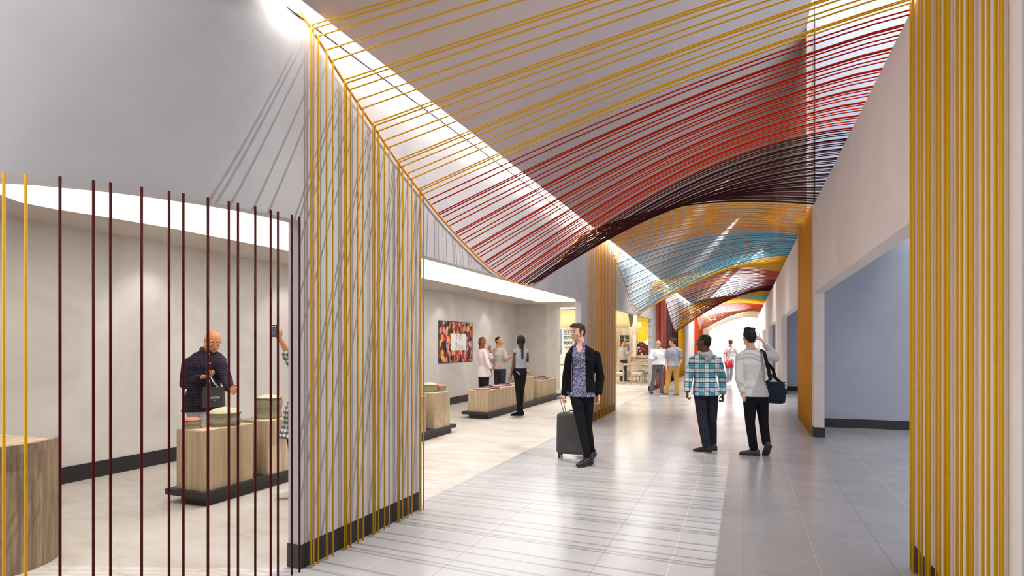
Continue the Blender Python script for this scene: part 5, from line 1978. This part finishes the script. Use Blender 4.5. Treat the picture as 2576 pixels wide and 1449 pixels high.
# ---- person with the phone behind the pier
M_GING = plaid('black_white_gingham', srgb(232, 230, 226), [(0, 0.05, 0.025, 0, srgb(20, 20, 24), 0.6), (2, 0.05, 0.025, 0, srgb(20, 20, 24), 0.7), (1, 0.05, 0.02, 0, srgb(20, 20, 24), 0.4)])
M_BLKT = fabric('black_trouser_cloth', srgb(14, 14, 17), srgb(26, 26, 30))
d0 = 6.04
J = pj(d0, dict(head=(776, 868), neck=(770, 905), pelvis=(752, 1045), sa=(745, 925, -0.02), sb=(795, 925, 0.05), ea=(727, 893, -0.12), eb=(805, 975, 0.05),
                wa=(704, 852, -0.20), wb=(790, 1020, -0.1), ha=(741, 1055), hb=(765, 1055), ka=(741, 1135, -0.04), kb=(768, 1140), na=(741, 1224, -0.05), nb=(772, 1222, 0.15)))
S = dict(s=0.97, J=J, skin=SK_MED, chest=100, head=100, hair='bun', hairm=M_BLACKH, brow=M_BROWD, lips=M_LIPR, vox=0.008, fem=True,
         trousers=M_BLKT, top=M_GING, hem_t=-0.36, flare=0.03, sleeve=0.55, ease=0.012, top_ease=0.03,
         hand_a=dict(d=UP * 0.9 + LEFT * 0.45, n=CAMV, side=-LEFT, curl=8, spread=0.1), hand_b=dict(d=(0, 0, -1), n=LEFT, side=CAMV, curl=30),
         shoe_a=dict(toe=gdir(100)), shoe_b=dict(toe=gdir(100)), shoes=plain('white_trainer', srgb(232, 232, 230), 0.5), sole=M_WHITEP,
         label='person in a checked shirt half hidden by the pier, holding up a phone')
S['top_name'] = 'checked_shirt'
person(S)


def phone(c, nrm_psi, tilt_, w, h, label):
    t = empty('mobile_phone', c)
    tag(t, label, 'phone')
    F = frame(nrm_psi, tilt_)
    r_, f_, u_ = F.col[0], F.col[1], F.col[2]

    def bx(x0, x1, y0, y1, z0, z1, mat, nm):
        bm = bmesh.new()
        box(bm, x0, x1, y0, y1, z0, z1)
        for v in bm.verts:
            v.co = c + r_ * v.co.x + f_ * v.co.y + u_ * v.co.z
        return finish(nm, bm, mat, t, origin=c, bevel=0.0015)
    bx(-w / 2, w / 2, -0.005, 0.004, -h / 2, h / 2, M_TRIM, 'phone_case')
    scr = bx(-w / 2 + 0.004, w / 2 - 0.004, 0.004, 0.005, -h / 2 + 0.012, h / 2 - 0.012, plain('dark_screen_glass', srgb(40, 38, 60), 0.1), 'screen')
    bm = bmesh.new()
    for i in range(5):
        for j in range(4):
            box(bm, -0.022 + j * 0.0125, -0.0155 + j * 0.0125, 0.0052, 0.0058, 0.043 - i * 0.02, 0.0495 - i * 0.02)
    for v in bm.verts:
        v.co = c + r_ * v.co.x + f_ * v.co.y + u_ * v.co.z
    ic = finish('screen_icons', bm, plain('icon_glow', srgb(200, 210, 230), 0.4, emit=srgb(200, 214, 240), estr=0.5), None)
    ic.parent = scr; ic.location = -c


hv = (UP * 0.9 + LEFT * 0.45).normalized()
phone(J['wa'] + hv * 0.088 + CAMV * 0.032 + LEFT * 0.012, 176, 6, 0.062, 0.125, 'black mobile phone held up beside the rod-covered pier')

# ---- couple behind the low block
M_PINK = fabric('blush_blouse', srgb(228, 208, 210), srgb(240, 224, 226))
M_CHAR = fabric('charcoal_leggings', srgb(38, 37, 42), srgb(56, 54, 60))
d0 = 14.3
J = pj(d0, dict(head=(1214, 861, -0.03), neck=(1213, 881), pelvis=(1217, 938), sa=(1209, 889, 0.14), sb=(1219, 889, -0.14), ea=(1236, 899, 0.10), eb=(1227, 917, -0.2),
                wa=(1233, 882, 0.0), wb=(1237, 934, -0.2), ha=(1213, 942, 0.06), hb=(1221, 942, -0.06), ka=(1211, 980, 0.06), kb=(1223, 980, -0.06), na=(1209, 1015, 0.06), nb=(1224, 1015, -0.06)))
S = dict(s=1.0, J=J, skin=SK_BROWN, chest=255, head=214, hair='braids_side', hairm=M_BRAIDH, brow=M_BROWD, lips=M_LIPR, vox=0.009, fem=True, fat=1.12,
         trousers=M_CHAR, top=M_PINK, hem_t=-0.16, flare=0.03, sleeve=0.75, ease=0.006, top_ease=0.014,
         hand_a=dict(d=UP + LEFT * 0.15, n=CAMV, side=LEFT, curl=6, spread=0.25), hand_b=dict(d=(0.1, 0, -1), n=LEFT, side=CAMV, curl=30),
         shoe_a=dict(toe=gdir(262)), shoe_b=dict(toe=gdir(262)), shoes=M_SHOEB, label='woman with long braids in a pale pink blouse, smiling and raising a hand')
S['top_name'] = 'blouse'
person(S)
M_TAUPE = fabric('taupe_knit', srgb(166, 156, 148), srgb(188, 178, 170))
M_DENIMG = fabric('charcoal_denim', srgb(40, 44, 50), srgb(66, 70, 76))


def taupe_man(d0, o, sc, label, vox):
    """o: pixel offset, sc: pixel scale about the head"""
    def q(u, v, dd=0.0):
        return (1255 + (u - 1255) * sc + o[0], 858 + (v - 858) * sc + o[1], dd)
    J = pj(d0, dict(head=q(1256, 859), neck=q(1254, 878), pelvis=q(1257, 928), sa=q(1243, 885, 0.06), sb=q(1266, 885, -0.04), ea=q(1239, 907, 0.1), eb=q(1273, 904, -0.1),
                    wa=q(1245, 917, -0.12), wb=q(1286, 898, -0.25), ha=q(1251, 933, 0.03), hb=q(1264, 933, -0.03), ka=q(1250, 970, 0.03), kb=q(1265, 970, -0.03), na=q(1249, 1007, 0.03), nb=q(1266, 1007, -0.03)))
    S = dict(s=1.0, J=J, skin=SK_MED, chest=215, head=238, pitch=6, hair='short', hairm=M_BLACKH, brow=M_BROWD, lips=M_LIPR, vox=vox,
             trousers=M_DENIMG, top=M_TAUPE, hem_t=0.0, sleeve=0.72, ease=0.012, top_ease=0.016,
             hand_a=dict(d=-LEFT + CAMV * 0.4 - UP * 0.3, n=-CAMV - UP * 0.3, side=UP, curl=18), hand_b=dict(d=-LEFT + UP * 0.2, n=UP, side=CAMV + UP * 0.3, curl=10),
             shoe_a=dict(toe=gdir(215)), shoe_b=dict(toe=gdir(230)), shoes=M_SHOEB, label=label)
    S['top_name'] = 'sweater'
    return person(S)


taupe_man(14.7, (0, 0), 1.0, 'man in a taupe sweater talking with one hand out, beside the woman in pink', 0.009)
taupe_man(25.1, (312, 4), 0.613, 'man in a taupe sweater gesturing in the cafe in front of the timber wall', 0.011)

# ---- woman with the braid
M_GREYT = fabric('grey_ribbed_top', srgb(146, 148, 154), srgb(168, 170, 176))
d0 = 12.6
J = pj(d0, dict(head=(1310, 857), neck=(1311, 879), pelvis=(1308, 938), sa=(1296, 886, -0.03), sb=(1325, 886, 0.04), ea=(1292, 918, -0.02), eb=(1327, 908, 0.12),
                wa=(1285, 947, -0.1), wb=(1320, 902, 0.33), ha=(1302, 944), hb=(1315, 944), ka=(1303, 990, -0.03), kb=(1312, 988, 0.05), na=(1306, 1036, -0.05), nb=(1309, 1034, 0.18)))
S = dict(s=1.02, J=J, skin=SK_DARK, chest=8, head=16, hair='braid_back', hairm=M_BLACKH, brow=M_BROWD, lips=M_LIPD, vox=0.009, fem=True, fat=0.9,
         trousers=M_BLKT, top=M_GREYT, waist_t=0.19, hem_t=0.105, sleeve=0.0, ease=0.004, top_ease=0.01, legw=0.82,
         hand_a=dict(d=(0, 0, -1), n=-LEFT, side=-CAMV, curl=50), hand_b=dict(d=LEFT - CAMV * 0.3, n=-CAMV, side=UP, curl=20),
         shoe_a=dict(toe=gdir(75)), shoe_b=dict(toe=gdir(60)), shoes=fabric('black_suede', srgb(10, 10, 12)), boot=True, shoe_name='boot', sole=M_SHOEB,
         label='woman seen from behind in a grey sleeveless top and black trousers with a long braid')
S['top_name'] = 'sleeveless_top'
w6, K6 = person(S)
bm = bmesh.new()
pp = [P(1299, 934, d0 - 0.145), P(1304, 938, d0 - 0.15), P(1308, 943, d0 - 0.15)]
tube(bm, pp, 0.014, 8, flat=(1, 0.5))
tw = finish('waist_band', bm, M_GREYT, None, smooth=True); tw.parent = K6['top']; tw.location = -J['pelvis'].lerp(J['neck'], 0.5)

# ---- bald man in the white shirt
M_WSH = fabric('white_shirting', srgb(222, 226, 234), srgb(238, 240, 246))
M_GRTR = fabric('grey_slacks', srgb(92, 90, 94), srgb(116, 114, 118))
d0 = 18.9
J = pj(d0, dict(head=(1656, 866, -0.05), neck=(1657, 878), pelvis=(1655, 922), sa=(1641, 884), sb=(1670, 884), ea=(1635, 901, -0.02), eb=(1675, 902, 0.02),
                wa=(1644, 903, -0.28), wb=(1669, 920, -0.05), ha=(1648, 926), hb=(1662, 926), ka=(1644, 953), kb=(1665, 953), na=(1638, 982), nb=(1664, 982)))
S = dict(s=0.98, J=J, skin=SK_FAIR, chest=188, head=186, pitch=-26, brow=M_BROWD, lips=M_LIPR, jaw=1.0, vox=0.010, hs=1.03,
         trousers=M_GRTR, top=M_WSH, hem_t=0.10, collar=M_WSH, collar_gap=0.7, belt=M_SHOEB, waist_t=0.14, ease=0.016, top_ease=0.02, fat=1.05, stack=True,
         hand_a=dict(d=-LEFT + CAMV * 0.3, n=UP * 0.6 - LEFT * 0.3, side=UP, curl=40), hand_b=dict(d=(0, 0, -1), n=LEFT, side=CAMV, curl=20),
         shoe_a=dict(toe=gdir(175)), shoe_b=dict(toe=gdir(195)), shoes=M_SHOEB, sole=M_SHOEB,
         label='bald man in a white shirt and grey trousers looking down at his phone')
person(S)
phone(J['wa'] + (-LEFT + CAMV * 0.3).normalized() * 0.075 + UP * 0.026, 170, 50, 0.062, 0.11, 'dark mobile phone in the hand of the bald man in the white shirt')

# ---- man in the grey tee and mustard trousers
M_TEE = fabric('blue_grey_jersey', srgb(148, 150, 164), srgb(168, 170, 184))
M_MUST = fabric('mustard_chinos', srgb(196, 148, 70), srgb(218, 172, 92))
d0 = 17.9
J = pj(d0, dict(head=(1692, 861), neck=(1695, 876), pelvis=(1692, 923), sa=(1681, 883), sb=(1710, 883), ea=(1677, 905, 0.02), eb=(1714, 905, 0.02),
                wa=(1676, 924, -0.08), wb=(1709, 919, -0.03), ha=(1684, 928), hb=(1700, 928), ka=(1681, 956), kb=(1702, 956), na=(1675, 988), nb=(1703, 989)))
S = dict(s=1.02, J=J, skin=SK_FAIR, chest=12, head=58, hair='quiff', hairm=M_BROWNH, brow=M_BROWD, lips=M_LIPR, vox=0.010, hs=1.03,
         trousers=M_MUST, top=M_TEE, hem_t=0.02, sleeve=0.33, ease=0.02, top_ease=0.018, fat=1.04, stack=True, legw=1.08,
         hand_a=dict(d=(0, 0, -1), n=-LEFT, side=-CAMV, curl=40), hand_b=dict(d=Vector((0, 0, -1)) + LEFT * 0.4, n=-CAMV, side=LEFT, curl=20),
         shoe_a=dict(toe=gdir(88)), shoe_b=dict(toe=gdir(20)), shoes=plain('mauve_grey_trainer', srgb(112, 96, 104), 0.6), sole=M_WHITEP,
         label='man seen from behind in a blue-grey T-shirt and mustard trousers')
S['top_name'] = 'tee_shirt'
person(S)

# ---- far man with the red bag
M_WTEE = fabric('white_jersey', srgb(226, 222, 222), srgb(240, 238, 238))
M_PALEJ = fabric('pale_blue_denim', srgb(170, 180, 194), srgb(200, 208, 218))
d0 = 23.7
J = pj(d0, dict(head=(1837, 862), neck=(1837, 872), pelvis=(1836, 908), sa=(1827, 877), sb=(1848, 877), ea=(1822, 892), eb=(1853, 890),
                wa=(1822, 907, -0.08), wb=(1853, 905, -0.12), ha=(1831, 911), hb=(1841, 911), ka=(1831, 935, -0.02), kb=(1840, 934, 0.08), na=(1831, 957, -0.05), nb=(1838, 955, 0.2)))
S = dict(s=0.98, J=J, skin=SK_FAIR, chest=0, head=4, hair='curly', hairm=fabric('chestnut_curls', srgb(92, 56, 50), srgb(140, 92, 82), 0.8, 60), brow=M_BROWD, lips=M_LIPR, vox=0.012,
         trousers=M_PALEJ, top=M_WTEE, hem_t=0.0, sleeve=0.3, ease=0.014, top_ease=0.014, fat=0.95,
         hand_a=dict(d=(0, 0, -1), n=-LEFT, side=-CAMV, curl=40), hand_b=dict(d=(0, 0, -1), n=LEFT, side=-CAMV, curl=40),
         shoe_a=dict(toe=gdir(8)), shoe_b=dict(toe=gdir(-8)), shoes=M_WHITEP, sole=M_WHITEP,
         label='curly-haired man in a white T-shirt walking toward the bright end of the corridor')
S['top_name'] = 'tee_shirt'
person(S)
bc = P(1834.5, 917, 23.45)
t = empty('shoulder_bag', bc)
tag(t, 'bright red shoulder bag on the back of the distant curly-haired man', 'bag')
M_REDB = plain('red_vinyl', srgb(206, 44, 66), 0.4)
F = frame(12, 0, -8)
bm = bmesh.new()
ring_loft(bm, [(bc + F.col[2] * z, w, d, F.col[0], F.col[1]) for z, w, d in ((-0.15, 0.16, 0.05), (-0.13, 0.185, 0.065), (0.12, 0.175, 0.06), (0.15, 0.15, 0.03))], 24, 4)
finish('bag_body', bm, M_REDB, t, smooth=True, origin=bc)
bm = bmesh.new()
for x in (-0.12, 0.12):
    tube(bm, [bc + F @ Vector((x, -0.066, -0.14)), bc + F @ Vector((x, -0.068, 0.12))], 0.007, 6)
finish('white_piping', bm, M_WHITEP, t, smooth=True, origin=bc)
bm = bmesh.new()
tube(bm, [bc + F @ Vector((-0.15, 0, 0.12)), P(1828, 890, 23.5), P(1838, 876, 23.55), J['sb'] + UP * 0.07 - rv * 0.08, P(1848, 890, 23.85), bc + F @ Vector((0.16, 0.02, 0.12))], 0.012, 6)
finish('strap', bm, M_REDB, t, smooth=True, origin=bc)
